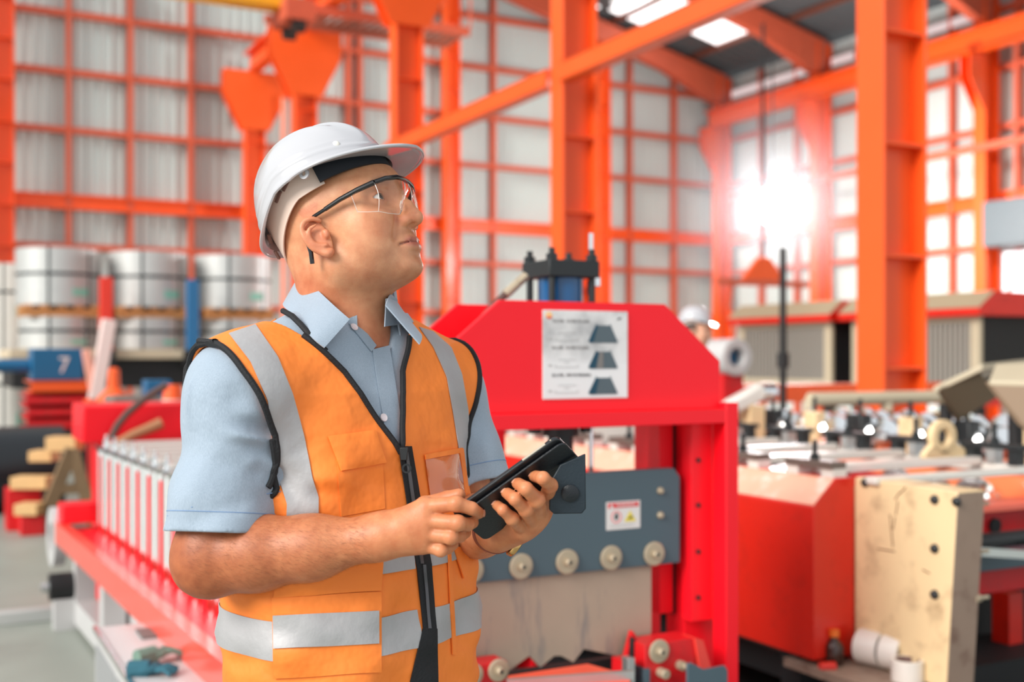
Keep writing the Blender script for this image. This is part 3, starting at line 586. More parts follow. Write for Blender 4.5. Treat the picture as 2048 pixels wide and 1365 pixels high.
# orange valve-like jack and cones, drums
P = W(228, 795, 9.6); t = empty('screw_jack', (P.x, P.y, 0), 0, 'orange screw jack with a rounded top behind the red housing', 'jack')
MB().lathe([(.02, P.z+.25), (.045, P.z+.23), (.052, P.z+.08), (.13, P.z), (.18, P.z-.12), (.18, .02), (.22, 0)], (0, 0, 0)).build('body', M_or, t)
P = W(346, 805, 7.9); t = empty('orange_drum', (P.x, P.y, 0), 0, 'orange drum with white base ring behind the sleeve of the man', 'drum')
z1 = OY(346, 770, P.y).z; MB().cyl((0, 0, P.z+.02), (0, 0, z1), .07, .06).build('body', M_or, t); MB().cyl((0, 0, P.z-.01), (0, 0, P.z+.02), .078).build('base_ring', M_whitep, t); MB().cyl((0, 0, 0), (0, 0, P.z-.01), .04).build('post', M_dark, t)
P = W(300, 800, 8.3); o = MB().box((-.25, 0, 0), (.5, .5, P.z+.02)).build('tool_bench', mat('bench_grey', (120, 118, 112), .5)); o.location = (P.x, P.y, 0); tag(o, 'grey work bench behind the red housing', 'bench')
P = W(318, 795, 8.5); o = MB().box((-.09, 0, 0), (.09, .2, .12)).build('blue_case', M_teal, bevel=.006); o.location = (P.x, P.y, W(300, 800, 8.3).z+.02); tag(o, 'small blue case on the grey work bench', 'case')

# ================================================================ trailer with coils
ty = 16.4
t = empty('flatbed_trailer', (3, ty, 0), 0, 'flatbed with wooden deck carrying the wrapped coils at the back left', 'trailer')
MB().box((-1.95, 0, 1.40), (3.0, 2.2, 1.53)).build('deck', mat('deck_wood', (202, 186, 160), .7, var=.12, vscale=4), t, bevel=.01)
MB().box((-1.9, .15, 1.0), (2.9, 2.1, 1.40)).build('chassis', M_dark, t)
for x in (-1.2, 1.0, 2.2): MB().lathe([(.1, 0), (.42, 0), (.45, .04), (.45, .24), (.42, .28), (.1, .28)], (x, .1, .45), (0, 1, 0)).build('wheel', M_dark, t)
def coil(x, y, z0, z1, R, lab, m=M_galv, grp='wrapped coils on the flatbed'):
    t = empty('steel_coil', (x, y, z0), 0, lab, 'coil', grp); h = z1-z0
    MB().lathe([(R*.42, .0), (R-.01, 0), (R, .01), (R, h-.01), (R-.01, h), (R*.42, h), (R*.42, 0)], (0, 0, 0), n=48).build('wound_sheet', m, t)
    MB().ring((0, 0, h*.52), (0, 0, 1), R+.006, R, .04, 48).build('steel_band', M_blk, t)
    for a2 in (-1.9, -.9): MB().bar((math.cos(a2)*(R+.003), math.sin(a2)*(R+.003), 0), (math.cos(a2)*(R+.003), math.sin(a2)*(R+.003), h), .03, .004, up=(math.cos(a2), math.sin(a2), 0)).build('upright_band', M_blk, t)
    MB().bar((math.cos(-1.15)*(R+.003), math.sin(-1.15)*(R+.003), h*.16), (math.cos(-1.15)*(R+.003), math.sin(-1.15)*(R+.003), h*.3), .22, .004, up=(math.cos(-1.15), math.sin(-1.15), 0)).build('tag_label', mat('tag_green', (140, 210, 190), .5), t)
    return t
def pallet(x, y, z0, z1, w, lab, m=M_wood):
    t = empty('pallet', (x, y, z0), 0, lab, 'pallet', 'pallets under the coils'); h = z1-z0
    for k in range(5): MB().box((-w/2+k*w/4.6, -w/2, h*.7), (-w/2+k*w/4.6+w*.12, w/2, h)).build('board', m, t)
    for k in (-.45, 0, .4): MB().box((-w/2, k*w, 0), (w/2, k*w+.09, h*.7)).build('bearer', m, t)
for i, (x, nm) in enumerate(((1.73, 'left'), (2.95, 'middle'), (4.17, 'right'))):
    pos = {'left': 'left one, above the blue box', 'middle': 'middle one, between the red and the blue posts', 'right': 'right one, next to the back of the hard hat'}[nm]
    coil(x, 17.1, 1.53, 1.98, .52, 'low silver coil on the deck, '+{'left': 'under the left upper coil', 'middle': 'under the middle upper coil', 'right': 'under the right upper coil'}[nm])
    pallet(x, 17.1, 1.98, 2.13, 1.0, 'wooden pallet under the upper coil, '+nm+' of three', mat('pallet_orange', (214, 150, 92), .65, var=.1))
    coil(x, 17.1, 2.13, 2.92, .56, 'tall banded silver upper coil, '+pos)
for x, y, lb_ in ((1.25, 19.25, 'white wrapped coil at the left picture edge, nearer one'), (.95, 20.3, 'white wrapped coil at the left picture edge, farther one')):
    coil(x, y, .0, 1.9, .4, 'lower '+lb_, M_whitep, 'white coils at the left edge'); coil(x, y, 1.9, 2.85, .4, 'upper '+lb_, M_whitep, 'white coils at the left edge')
for px, y0, y1, col, lb_ in ((212, 555, 622, (236, 58, 40), 'red stake standing between the left and middle upper coils'), (385, 560, 625, (40, 110, 160), 'blue stake standing between the middle and right upper coils')):
    P = OY(px, y1, 16.34); z1 = OY(px, y0, 16.34).z; t = empty('trailer_stake', (P.x, P.y, 1.40), 0, lb_, 'stake'); MB().box((-.085, -.05, 0), (.085, .05, z1-1.4)).build('stake', mat('stake_%d' % px, col, .5), t, bevel=.01)
    MB().box((-.12, -.07, -.1), (.12, .07, .12)).build('socket', M_dark, t)

# ================================================================ orange roll former (right)
XO = 2.715; YO = 2.98; XC = 2.905
PL = empty('roll_line', (XC, YO, 0), 0, 'orange and cream roll forming line with white cross bars right of the press', 'machine')
t = empty('guard_box', (XO-XC, 0, 0)); t.parent = PL; t['label'] = 'orange sheet guard box with reflections painted on its slanted top'
rbk = Vector((XO, YO, 0))
pch = OY(1672, 957, YO)
MB().prism([(0, 0, .38), (0, 0, .906), (pch.x-XO, 0, 1.0), (XC-XO-.002, 0, 1.0), (XC-XO-.002, 0, .38)], (0, 3.6, 0)).build('casing', M_or3, t, bevel=.003)
nrm = Vector((-.094, 0, pch.x-XO)).normalized()
MB().prism([Vector((.004, .004, .91))+nrm*.001, Vector((pch.x-XO-.004, .004, .997))+nrm*.001, Vector((pch.x-XO-.004, 3.59, .997))+nrm*.001, Vector((.004, 3.59, .91))+nrm*.001], nrm*.002).build('slanted_panel', M_sheen, t)
for y in (.1, 1.7, 3.3): MB().box((.03, y, 0), (.13, y+.1, .38)).build('leg', M_dark, t)
# cream end plate of the stand
ye = 2.535-YO; xw = 3.028-XC
MB().prism([(0, ye, .995), (0, 0, 1.0), (0, 0, .36), (0, ye+.045, .36)], (xw, 0, 0)).build('end_plate', [M_cream], PL, bevel=.003)
MB().prism([(.0015, ye-.0008, .99), (.0015, ye+.044, .362), (xw-.001, ye+.044, .362), (xw-.001, ye-.0008, .99)], (0, .002, 0)).build('end_face', M_creamd, PL)
for px, py in ((1870, 1000), (1914, 1004), (1870, 1098), (1870, 1190), (1731, 966)):
    p = OX(px, py, XC)-Vector((XC, YO, 0)); MB().lathe([(.001, -.014), (.008, -.013), (.0135, -.009), (.016, .0), (.001, .0)], (0, p.y, p.z), (1, 0, 0), 18).build('dome_bolt', M_blk, PL)
for py in (1012, 1108, 1202):
    p = OY(1966, py, 2.535)-Vector((XC, YO, 0)); MB().cyl((xw-.01, ye+.03, p.z), (xw+.012, ye+.03, p.z), .013, n=6).cyl((xw+.012, ye+.03, p.z), (xw+.05, ye+.03, p.z), .0065).build('side_bolt', M_zinc, PL)
# scrawled marks
b = MB()
for a2, b2 in (((1800, 985), (1790, 1000)), ((1812, 975), (1800, 988)), ((1796, 1003), (1792, 1030)), ((1790, 1035), (1786, 1060)), ((1780, 1030), (1786, 1095)), ((1845, 1140), (1860, 1148)), ((1755, 1098), (1790, 1104))):
    p, q = OX(*a2, XC)-Vector((XC, YO, 0)), OX(*b2, XC)-Vector((XC, YO, 0)); b.bar((-.0006, p.y, p.z), (-.0006, q.y, q.z), .001, .004)
b.build('scrawl_marks', mat('scrawl', (110, 66, 44), .8), PL)
# side frames, bars, bearing straps with bolts
MB().box((.0, .05, .5), (.05, 4.2, .96)).build('side_frame', M_cream, PL)
MB().box((.86, -.1, .55), (.93, 4.2, .97)).build('side_frame', mat('rail_salmon', (252, 138, 90), .35, coat=.3), PL, bevel=.004)
MB().box((.845, -.1, .97), (.95, 4.2, 1.0)).build('top_rail', M_whitep, PL)
MB().box((0, -.1, .2), (.95, 4.2, .3)).build('base_frame', M_dark, PL)
for x in (.02, .85):
    for y in (.05, 2, 4): MB().box((x, y, 0), (x+.08, y+.08, .5)).build('leg', M_or3, PL)
for i in range(10):
    y = .13+i*.40
    st = MB().box((-.10, y-.12, 1.03), (-.03, y+.12, 1.055)).build('strap', mat('strap_brown', (120, 108, 100), .45, metal=.5), PL, bevel=.002)
    MB().cyl((-.065, y, 1.055), (-.065, y, 1.075), .018, n=6).cyl((-.065, y, 1.075), (-.065, y, 1.125), .009).build('strap_bolt', M_blk, st)
    for dy in (-.09, .09): MB().box((-.09, y+dy-.03, .995), (-.03, y+dy+.03, 1.03)).build('strap_block', M_whitep, st)
    st = MB().box((.83, y-.14, 1.06), (.90, y+.14, 1.08)).build('strap', M_blk, PL, bevel=.002)
    MB().cyl((.865, y, 1.08), (.865, y, 1.10), .02, n=6).cyl((.865, y, 1.10), (.865, y, 1.16), .010).build('strap_bolt', M_blk, st)
    for dy in (-.1, 0, .1): MB().box((.84, y+dy-.02, 1.0), (.89, y+dy+.02, 1.06)).build('strap_block', M_blk if dy else M_steel, st)
    for dy, zz in ((-.16, 1.0), (.06, 1.015)):
        if i == 0 and dy < 0: continue
        MB().box((-.02, y+dy-.022, zz-.02), (.84, y+dy+.022, zz+.01)).build('cross_bar', M_whitep, PL, bevel=.003)
    MB().cyl((0, y, .86), (.86, y, .86), .03).build('shaft', M_steel, PL)
    for xx in (.15, .35, .55, .75): MB().cyl((xx-.02, y, .86), (xx+.02, y, .86), .09, n=24).build('roller_disc', M_chrome, PL)
MB().box((-.02, -.12, .985), (1.3, -.07, 1.01)).build('front_cross_bar', M_whitep, PL, bevel=.004)
# eye lug
p = OY(1890, 890, 3.3); t = empty('lifting_lug', (p.x, 3.3, 1.01), 0, 'cream lifting lug with a round eye standing on the cross bars', 'lug')
b = MB(); b._ring((0, 0, .085), (0, 1, 0), .07, .035, .03, 32); b.prism([(-.11, 0, 0), (.12, 0, 0), (.12, 0, .03), (.06, 0, .06), (.03, 0, .03), (-.03, 0, .03), (-.06, 0, .06), (-.11, 0, .02)], (0, .03, 0)).build('lug_body', M_cream, t, bevel=.003)
# right of the end plate: dark interior with red frame
t = empty('drive_frame', (3.25-XC, 2.9-YO, 0)); t.parent = PL; t['label'] = 'red drive frame with dark shafts'
def R_(x0, y0, z0, x1, y1, z1, nm, m, bv=.003): return MB().box((x0-3.25, y0-2.9, z0), (x1-3.25, y1-2.9, z1)).build(nm, m, t, bevel=bv)
za = OY(2000, 1030, 2.9).z
R_(3.1, 2.9, .55, 4.3, 2.96, .86, 'front_plate', M_red2); R_(3.1, 2.84, .86, 4.3, 2.98, .885, 'top_flange', mat('flange_coral', (226, 104, 84), .4))
R_(3.1, 2.80, .66, 4.3, 2.9, .72, 'grey_bar', M_grey); R_(3.12, 3.2, 0, 4.3, 3.3, .55, 'rear_plate', M_dark); R_(3.1, 2.88, .0, 3.2, 2.98, .55, 'post', mat('rust_post', (90, 40, 32), .6)); R_(3.05, 3.1, .885, 3.16, 3.2, .99, 'tab', M_red2)
MB().cyl((-.1, -.15, .78), (1.0, -.15, .78), .028).build('drive_shaft', M_blk, t)
MB().bar((-.05, -.16, .755), (.18, -.2, .73), .02, .03).build('wrench_end', M_chrome, t)
for x in (.05, .26, .5): MB().cyl((x, -.012, .80), (x, 0, .80), .028).build('plate_hole', M_dark, t)
# ledge with tape rolls and a bottle
p = OZ(1780, 1335, .36); t = empty('ledge', (XC-.20, 2.52, .33), 0, 'narrow dirty steel ledge at the foot of the cream end plate', 'ledge')
MB().box((0, 0, 0), (.195, .60, .03)).build('shelf', M_creamd, t); MB().box((.16, .02, -.33), (.19, .06, 0)).build('leg', M_dark, t); MB().box((.16, .5, -.33), (.19, .54, 0)).build('leg', M_dark, t)
M_tape = mat('tape_white', (228, 222, 214), .3, var=.03, vscale=20, coat=.4)
def tape(name, p, axis, R, h, lab):
    t = empty(name, p, 0, lab, 'tape'); ax = Vector(axis).normalized()
    b = MB(); b._ring(Vector((0, 0, 0)), ax, R, R*.76, h, 40); b.build('tape_winding', M_tape, t, bevel=.0015)
    b = MB(); b._ring(Vector((0, 0, 0)), ax, R*.76, R*.7, h, 40); b.build('cardboard_core', mat('core_brown', (128, 98, 92), .7), t)
zl = .36
tape('tape_roll', (OZ(1722, 1326, zl).x-.0, OZ(1722, 1326, zl).y, zl+.060), (.25, -1, 0), .060, .085, 'white parcel tape roll lying on its side on the ledge, left one of the pair')
tape('tape_roll', (OZ(1722, 1326, zl).x+.023, OZ(1722, 1326, zl).y-.092, zl+.060), (.25, -1, 0), .060, .070, 'white parcel tape roll lying on its side, brown core facing the camera')
q = OZ(1815, 1362, zl); tape('tape_roll', (q.x, q.y, zl), (0, 0, 1), .052, .070, 'white tape roll standing flat on the ledge in front of the others')
q = OZ(1722, 1290, zl); t = empty('bottle', (2.80, 3.0-.03, zl), 0, 'small dark bottle with an orange cap behind the tape rolls', 'bottle')
MB().lathe([(.001, 0), (.03, 0), (.032, .004), (.032, .06), (.026, .075), (.013, .088), (.013, .098)], (0, 0, 0)).build('glass', mat('bottle_brown', (58, 32, 24), .15, coat=.5), t); MB().cyl((0, 0, .096), (0, 0, .12), .017).build('cap', mat('cap_orange', (240, 120, 40), .4), t)
tape_o = MB().cyl((0, 0, 0), (.05, -.02, 0), .018).build('orange_plug', M_or3); tape_o.location = (XO+.0, YO-.03, .365); tag(tape_o, 'small orange plug at the lower corner of the guard box', 'plug')

# ================================================================ machines further right
def frame_line(x0, y0, y1, n, lab, seed):
    random.seed(seed); t = empty('forming_line', (x0, y0, 0), 0, lab, 'machine'); L = y1-y0
    MB().box((0, 0, .6), (.06, L, .93)).build('side_frame', mat('rail_salmon', (252, 138, 90)), t); MB().box((1.0, 0, .6), (1.06, L, .93)).build('side_frame', M_or3, t); MB().box((0, 0, .1), (1.06, L, .6)).build('base', M_dark, t, bevel=.01)
    for i in range(n):
        y = .15+i*(L-.3)/(n-1)
        MB().cyl((-.02, y, 1.0), (1.1, y, 1.0), .022).build('shaft', M_steel, t)
        for x in (.08, .3, .52, .74, .96):
            MB().lathe([(.022, -.03), (.06, -.03), (.085+.02*((i+int(x*9)) % 2), -.01), (.085+.02*((i+int(x*9)) % 2), .02), (.05, .035), (.022, .035)], (x, y, 1.0), (1, 0, 0), 20).build('roller_disc', M_chrome, t)
        if i % 2 == 0:
            MB().box((.02, y-.05, .93), (.1, y+.05, 1.12)).build('bearing_block', M_cream if i % 4 == 0 else M_blk, t, bevel=.01); MB().cyl((.06, y, 1.12), (.06, y, 1.2), .012).build('block_screw', M_blk, t)
    return t
frame_line(4.35, 3.3, 5.5, 12, 'long roll forming line with shining chrome discs beyond the white cross bars', 3)
# pale pipe frame over the line
P = W(1620, 800, 7.2); P1 = OY(1890, 790, P.y)
t = empty('pipe_frame', (P.x, P.y, 0), 0, 'pale beige pipe frame standing over the chrome discs, before the nearest column', 'frame')
L = P1.x-P.x; zz = P.z
MB().cyl((0, 0, zz), (L, 0, zz), .045).build('top_pipe', M_beige, t)
for x in (0, L*.55, L): MB().cyl((x, 0, 0), (x, 0, zz), .04).build('post', M_beige, t)
for x in (0, L): MB().box((x-.06, -.06, zz-.28), (x+.06, .06, zz-.1)).build('bearing_bracket', M_cream, t, bevel=.01)
# orange beam behind
P = W(1440, 790, 10); P1 = OY(1900, 785, P.y); t = MB().box((0, 0, 0), (P1.x-P.x, .2, .16)).box((.2, .05, -P.z+.08), (.35, .15, 0)).box((P1.x-P.x-.4, .05, -P.z+.08), (P1.x-P.x-.25, .15, 0)).build('floor_beam', M_or, bevel=.004); t.location = (P.x, P.y, P.z-.08); tag(t, 'orange horizontal beam passing in front of the louvred cabinets', 'beam')
# white motor left of pipe frame (behind press)
P = W(1490, 810, 6.4); t = empty('gear_motor', (P.x, P.y, 0), 0, 'white and silver gear motor just right of the press top', 'motor')
MB().bar((-.12, 0, P.z-.02), (.12, 0, P.z+.08), .09, .09).build('motor_body', M_whitep, t, bevel=.02); MB().cyl((.1, 0, P.z+.07), (.2, 0, P.z+.07), .05).build('fan_cover', M_chrome, t); MB().box((.0, -.05, 0), (.1, .05, P.z)).build('pedestal', M_cream, t)
# louvred cabinets
def cabinet(x, y0, y1, z0, z1, lab, W_=1.6):
    t = empty('louvred_cabinet', (x, y0, 0), 0, lab, 'cabinet', 'louvred cabinets behind the nearest column'); L = y1-y0
    MB().box((.05, .02, z0), (W_, L-.02, z1)).build('body', M_dark, t)
    f = MB().box((0, 0, z0), (.05, .12, z1)).box((0, L-.1, z0), (.05, L, z1)).box((0, .12, z0), (.05, L-.1, z0+.08)).box((0, .12, z1-.06), (.05, L-.1, z1)); f.build('front_frame', M_beige, t, bevel=.004)
    n = int(L/.075)
    for i in range(n):
        y = .13+i*(L-.24)/n; MB().box((.0, y, z0+.08), (.03, y+.042, z1-.06)).build('louvre', mat('louvre_grey', (150, 146, 138), .6), t)
    MB().prism([(-.12, -.1, z1), (W_+.1, -.1, z1), (W_+.1, -.1, z1+.1), (W_*.9, -.1, z1+.26), (.12, -.1, z1+.26), (-.12, -.1, z1+.08)], (0, L+.2, 0)).build('lid', M_or3, t, bevel=.006)
    nn = Vector((-.18, 0, .24)).normalized()
    MB().prism([(-.122, -.1, z1+.083), (.118, -.1, z1+.263), (.118, L+.1, z1+.263), (-.122, L+.1, z1+.083)], (-.004, 0, .004)).build('lid_slope', mat('lid_beige', (176, 160, 132), .6), t)
    MB().box((0, 0, z0-.16), (W_, L, z0)).build('base_beam', M_or3, t)
    for xx in (0, W_-.1):
        for yy in (0, L-.1): MB().box((xx, yy, 0), (xx+.1, yy+.1, z0-.16)).build('leg', M_dark, t)
cabinet(9.94, 10.6, 12.37, 1.06, 1.86, 'grey louvred cabinet with orange lid left of the nearest orange column')
cabinet(9.94, 8.39, 10.25, 1.06, 1.86, 'grey louvred cabinet with orange lid right of the nearest orange column')
# blower left of the cabinet
P = W(1452, 715, 9.5); t = empty('blower', (P.x, P.y, 0), 0, 'grey round blower inlet at the right edge of the press', 'blower')
b = MB(); b._ring((0, -.15, P.z), (0, 1, 0), .155, .075, .3, 36); b.build('housing', M_lgrey, t, bevel=.01); MB().cyl((0, -.05, P.z), (0, .1, P.z), .08).build('inlet', M_teal, t); MB().box((-.1, -.1, 0), (.1, .1, P.z-.14)).build('stand', M_red2, t)
# beige hood covers
def slab(name, pts, thick, m, parent): return MB().prism(pts, thick).build(name, m, parent, bevel=.004)
P = W(1930, 790, 5.2); t = empty('machine_hood', P, 0, 'beige tilted machine hood, opened, near the right picture edge', 'hood')
def T(px, py, d): return W(px, py, d)-P
u_ = Vector((0, 0, -.03))
slab('cover_panel', [T(1866, 775, 5.3), T(1965, 728, 5.2), T(2060, 718, 5.7), T(2010, 735, 6.0)], u_, M_beige, t)
slab('side_panel', [T(1880, 778, 5.28), T(1958, 740, 5.22), T(1996, 795, 5.3), T(1920, 842, 5.4)], Vector((0, .03, 0)), mat('hood_olive', (104, 96, 78), .6), t)
MB().cyl((.1, .2, -P.z), (.1, .2, -.05), .03).build('prop', M_dark, t)
P = W(2010, 760, 4.6); t = empty('machine_hood', P, 0, 'beige boxed machine hood cut by the right picture edge', 'hood')
slab('top_panel', [T(1978, 762, 4.6), T(1992, 728, 4.75), T(2110, 722, 4.8), T(2110, 765, 4.5)], Vector((0, .0, -.02)), M_beige, t)
slab('side_panel', [T(1980, 764, 4.6), T(2110, 768, 4.5), T(2110, 900, 4.5), T(2046, 850, 4.55)], Vector((0, .03, 0)), mat('hood_brown', (148, 126, 104), .6), t)
MB().cyl((.25, .15, -P.z), (.25, .15, -.05), .03).build('prop', M_dark, t)
# hanging spreader and hook under the lamp
P = W(1530, 560, 20); t = empty('lifting_spreader', (P.x, P.y, P.z), 0, 'orange lifting spreader with chains hanging below the bright lamp', 'spreader')
t.scale = (1.35, 1.35, 1.35)
MB().prism([(-.35, 0, 0), (.35, 0, 0), (.08, 0, .3), (-.08, 0, .3)], (0, .08, 0)).build('yoke', M_or, t, bevel=.006); MB().box((-.75, 0, -.08), (.75, .08, 0)).build('bar', M_or2, t)
for x in (-.5, 0, .6): MB().tube([(x, .04, -.05), (x-.05, .04, -.35), (x+.05, .04, -.6), (x, .04, -.8)], .025).build('chain', M_or2, t)
MB().cyl((0, .04, .3), (0, .04, (7.3-P.z)/1.35), .02).build('hoist_rope', M_dark, t)
# lamp added to give the bright flare
P = W(1545, 412, 22); t = empty('flare_lamp', P, 0, 'bright white lamp added for the flare in front of the right wall', 'lamp')
_l = bpy.data.lights.new('rim_light', 'POINT'); _l.energy = 1700; _l.shadow_soft_size = .42; _lo = bpy.data.objects.new('rim_light', _l); C.objects.link(_lo); _lo.location = P+Vector((-.42, -.6, -.1))  # added point light beside the bulb, puts a bright rim on the face
MB().ball((0, 0, 0), .36, 24).build('bulb', mat('lamp_glow', (255, 252, 255), .3, emit=30), t); MB().cyl((0, 0, .34), (0, 0, .5), .1).build('socket', M_dark, t); MB().cyl((0, 0, .5), (0, 0, 7.2-P.z), .015).build('cable', M_dark, t)
# haze ball added to give the flare its halo
hz_ = MB().ball((0, 0, 0), 1, 24).build('flare_haze', mat('tmp_haze', (255, 255, 255))); hz_.location = P; hz_.scale = (2.5, 2.5, 2.5); tag(hz_, 'pale haze added round the bright lamp for the glow of the flare', 'haze', kind='stuff')
mh = bpy.data.materials.new('haze'); mh.use_nodes = True; nt = mh.node_tree; nt.nodes.remove(nt.nodes['Principled BSDF']); vs_ = nt.nodes.new('ShaderNodeVolumeScatter'); vs_.inputs['Color'].default_value = (.9, .93, 1, 1); gt = nt.nodes.new('ShaderNodeTexGradient'); gt.gradient_type = 'SPHERICAL'; tc = nt.nodes.new('ShaderNodeTexCoord'); ml = nt.nodes.new('ShaderNodeMath'); ml.operation = 'MULTIPLY'; ml.inputs[1].default_value = .05
nt.links.new(tc.outputs['Object'], gt.inputs[0]); nt.links.new(gt.outputs['Fac'], ml.inputs[0]); nt.links.new(ml.outputs[0], vs_.inputs['Density']); nt.links.new(vs_.outputs[0], nt.nodes['Material Output'].inputs['Volume']); hz_.data.materials.clear(); hz_.data.materials.append(mh)
# dark hanging pole
P = W(1566, 830, 9.2); o = MB().cyl((0, 0, 0), (0, 0, P.z+1.35), .028).cyl((0, 0, P.z+.38), (0, 0, P.z+.5), .05).build('cable_post', M_dark); o.location = (P.x, P.y, 0); tag(o, 'thin black post in front of the left louvred cabinet', 'post')
# high grey duct and open doorway at the right edge
p0 = OX(1985, 450, XW-.4); o = MB().box((-.3, -3, 0), (.3, 0, .9)).build('wall_duct', mat('duct_grey', (84, 92, 96), .5), bevel=.02); o.location = (XW-.4, p0.y, OX(1985, 497, XW-.4).z); tag(o, 'dark grey box duct on the right wall at the picture edge', 'duct')
y1 = OX(2004, 550, XW-.02).y; z1 = OX(2010, 505, XW-.02).z; z0 = OX(2010, 592, XW-.02).z
o = MB().box((XW+.0, y1-3, z0), (XW+.03, y1, z1)).build('window_9', mat('window_daylight', (240, 240, 244), .4, emit=1.1)); tag(o, kind='structure')
for k in range(4): MB().bar((XW-.03, y1-.1-.7*k, z0), (XW-.03, y1-.7-.7*k, z1), .05, .05).build('window_bar', M_or2, o)

o = MB().box((0, 0, 0), (3.2, 6.2, .004)).build('floor_shade', mat('shade_black', (14, 17, 20), .7, bump=.3, bscale=80)); o.location = (2.15, 1.2, .0); tag(o, 'black sheet added for the dark shade under the orange roll forming line', 'sheet')  # thin sheet that paints the near-black shade on the floor
# ================================================================ implicit modelling of the figures
f32 = np.float32
def A_(*v): return np.array(v, f32)
def smin(a, b, k):
    h = np.maximum(k-np.abs(a-b), 0)/k; return np.minimum(a, b)-h*h*k*.25
def smax(a, b, k): return -smin(-a, -b, k)
def sph(P, c, r): return np.sqrt(((P-c)**2).sum(1))-r
def rc(P, a, b, ra, rb):
    a = np.asarray(a, f32); b = np.asarray(b, f32); ab = b-a; t = np.clip(((P-a)@ab)/(ab@ab), 0, 1)
    return np.sqrt(((P-a-t[:, None]*ab)**2).sum(1))-(ra+(rb-ra)*t)
def ell(P, c, r, M=None):
    q = P-np.asarray(c, f32)
    if M is not None: q = q@np.asarray(M, f32).T
    r = np.asarray(r, f32); k0 = np.sqrt(((q/r)**2).sum(1)); k1 = np.sqrt(((q/(r*r))**2).sum(1))+1e-9
    return k0*(k0-1)/k1
def chain(P, pts, rad, k=.003):
    d = None
    for i in range(len(pts)-1):
        e = rc(P, pts[i], pts[i+1], rad[i], rad[i+1]); d = e if d is None else smin(d, e, k)
    return d
def mesh_sdf(f, lo, hi, h, B=8, marg=1.7):
    lo = np.asarray(lo, float); hi = np.asarray(hi, float); nb = np.ceil((hi-lo)/(B*h)).astype(int)
    g = np.stack(np.meshgrid(*[np.arange(n) for n in nb], indexing='ij'), -1).reshape(-1, 3)
    cen = (lo+(g+.5)*B*h).astype(f32); d = np.concatenate([f(cen[i:i+200000]) for i in range(0, len(cen), 200000)])
    g = g[np.abs(d) < B*h*.87*marg]
    N = nb*B+2; a = np.arange(B+1); off = np.stack(np.meshgrid(a, a, a, indexing='ij'), -1).reshape(-1, 3)
    VK = []; VP = []; QD = []
    cor = np.array([[i, j, k] for i in (0, 1) for j in (0, 1) for k in (0, 1)]); ed = [(0,1),(2,3),(4,5),(6,7),(0,2),(1,3),(4,6),(5,7),(0,4),(1,5),(2,6),(3,7)]
    key = lambda c: (c[:, 0].astype(np.int64)*N[1]+c[:, 1])*N[2]+c[:, 2]
    for s in range(0, len(g), 400):
        gb = g[s:s+400]; P = (gb[:, None, :]*B+off[None]); V = f((lo+P.reshape(-1, 3)*h).astype(f32)).reshape(len(gb), B+1, B+1, B+1)
        cs = np.stack([V[:, i:B+i, j:B+j, k:B+k] for i, j, k in cor], -1); m = (cs.min(-1) < 0) & (cs.max(-1) >= 0); idx = np.argwhere(m)
        if len(idx) == 0: continue
        cv = cs[m]; acc = np.zeros((len(idx), 3)); cnt = np.zeros(len(idx))
        for e0, e1 in ed:
            v0, v1 = cv[:, e0], cv[:, e1]; q = (v0 < 0) != (v1 < 0); t = np.where(q, v0/np.where(q, v0-v1, 1), 0)
            acc += q[:, None]*(cor[e0]+t[:, None]*(cor[e1]-cor[e0])); cnt += q
        cell = gb[idx[:, 0]]*B+idx[:, 1:]; VK.append(key(cell)); VP.append(lo+(cell+acc/cnt[:, None])*h)
        for ax in range(3):
            sl0 = [slice(None)]+[slice(0, B)]*3; sl1 = list(sl0); sl1[ax+1] = slice(1, B+1)
            a0 = V[tuple(sl0)] < 0; a1 = V[tuple(sl1)] < 0; e = np.argwhere(a0 != a1)
            if len(e) == 0: continue
            sg = a0[tuple(e.T)]; p = gb[e[:, 0]]*B+e[:, 1:]; u, w = [(1, 2), (2, 0), (0, 1)][ax]
            U = np.zeros(3, int); U[u] = 1; Wv = np.zeros(3, int); Wv[w] = 1
            q = np.stack([key(p-U-Wv), key(p-Wv), key(p), key(p-U)], 1); q[~sg] = q[~sg][:, ::-1]; QD.append(q)
    VK = np.concatenate(VK); VP = np.concatenate(VP); QD = np.concatenate(QD)
    o = np.argsort(VK); VK = VK[o]; VP = VP[o]; ix = np.clip(np.searchsorted(VK, QD), 0, len(VK)-1); ok = (VK[ix] == QD).all(1)
    return VP, ix[ok]
def np_obj(name, V, Fq, m, parent=None, colf=None, smooth=True):
    me = bpy.data.meshes.new(name); n = len(Fq)
    me.vertices.add(len(V)); me.vertices.foreach_set('co', np.asarray(V, f32).ravel()); me.loops.add(n*4); me.loops.foreach_set('vertex_index', Fq.astype(np.int32).ravel())
    me.polygons.add(n); me.polygons.foreach_set('loop_start', np.arange(0, n*4, 4, dtype=np.int32)); me.polygons.foreach_set('loop_total', np.full(n, 4, np.int32)) if 0 else None
    me.polygons.foreach_set('use_smooth', np.full(n, smooth)); me.update(calc_edges=True); me.validate()
    if colf is not None:
        c = colf(np.asarray(V, f32)); at = me.color_attributes.new('Col', 'FLOAT_COLOR', 'POINT'); c = c if c.shape[1] == 4 else np.concatenate([c, np.zeros((len(c), 1))], 1); at.data.foreach_set('color', c.astype(f32).ravel())
    me.materials.append(m); o = bpy.data.objects.new(name, me); C.objects.link(o)
    if parent: o.parent = parent
    return o
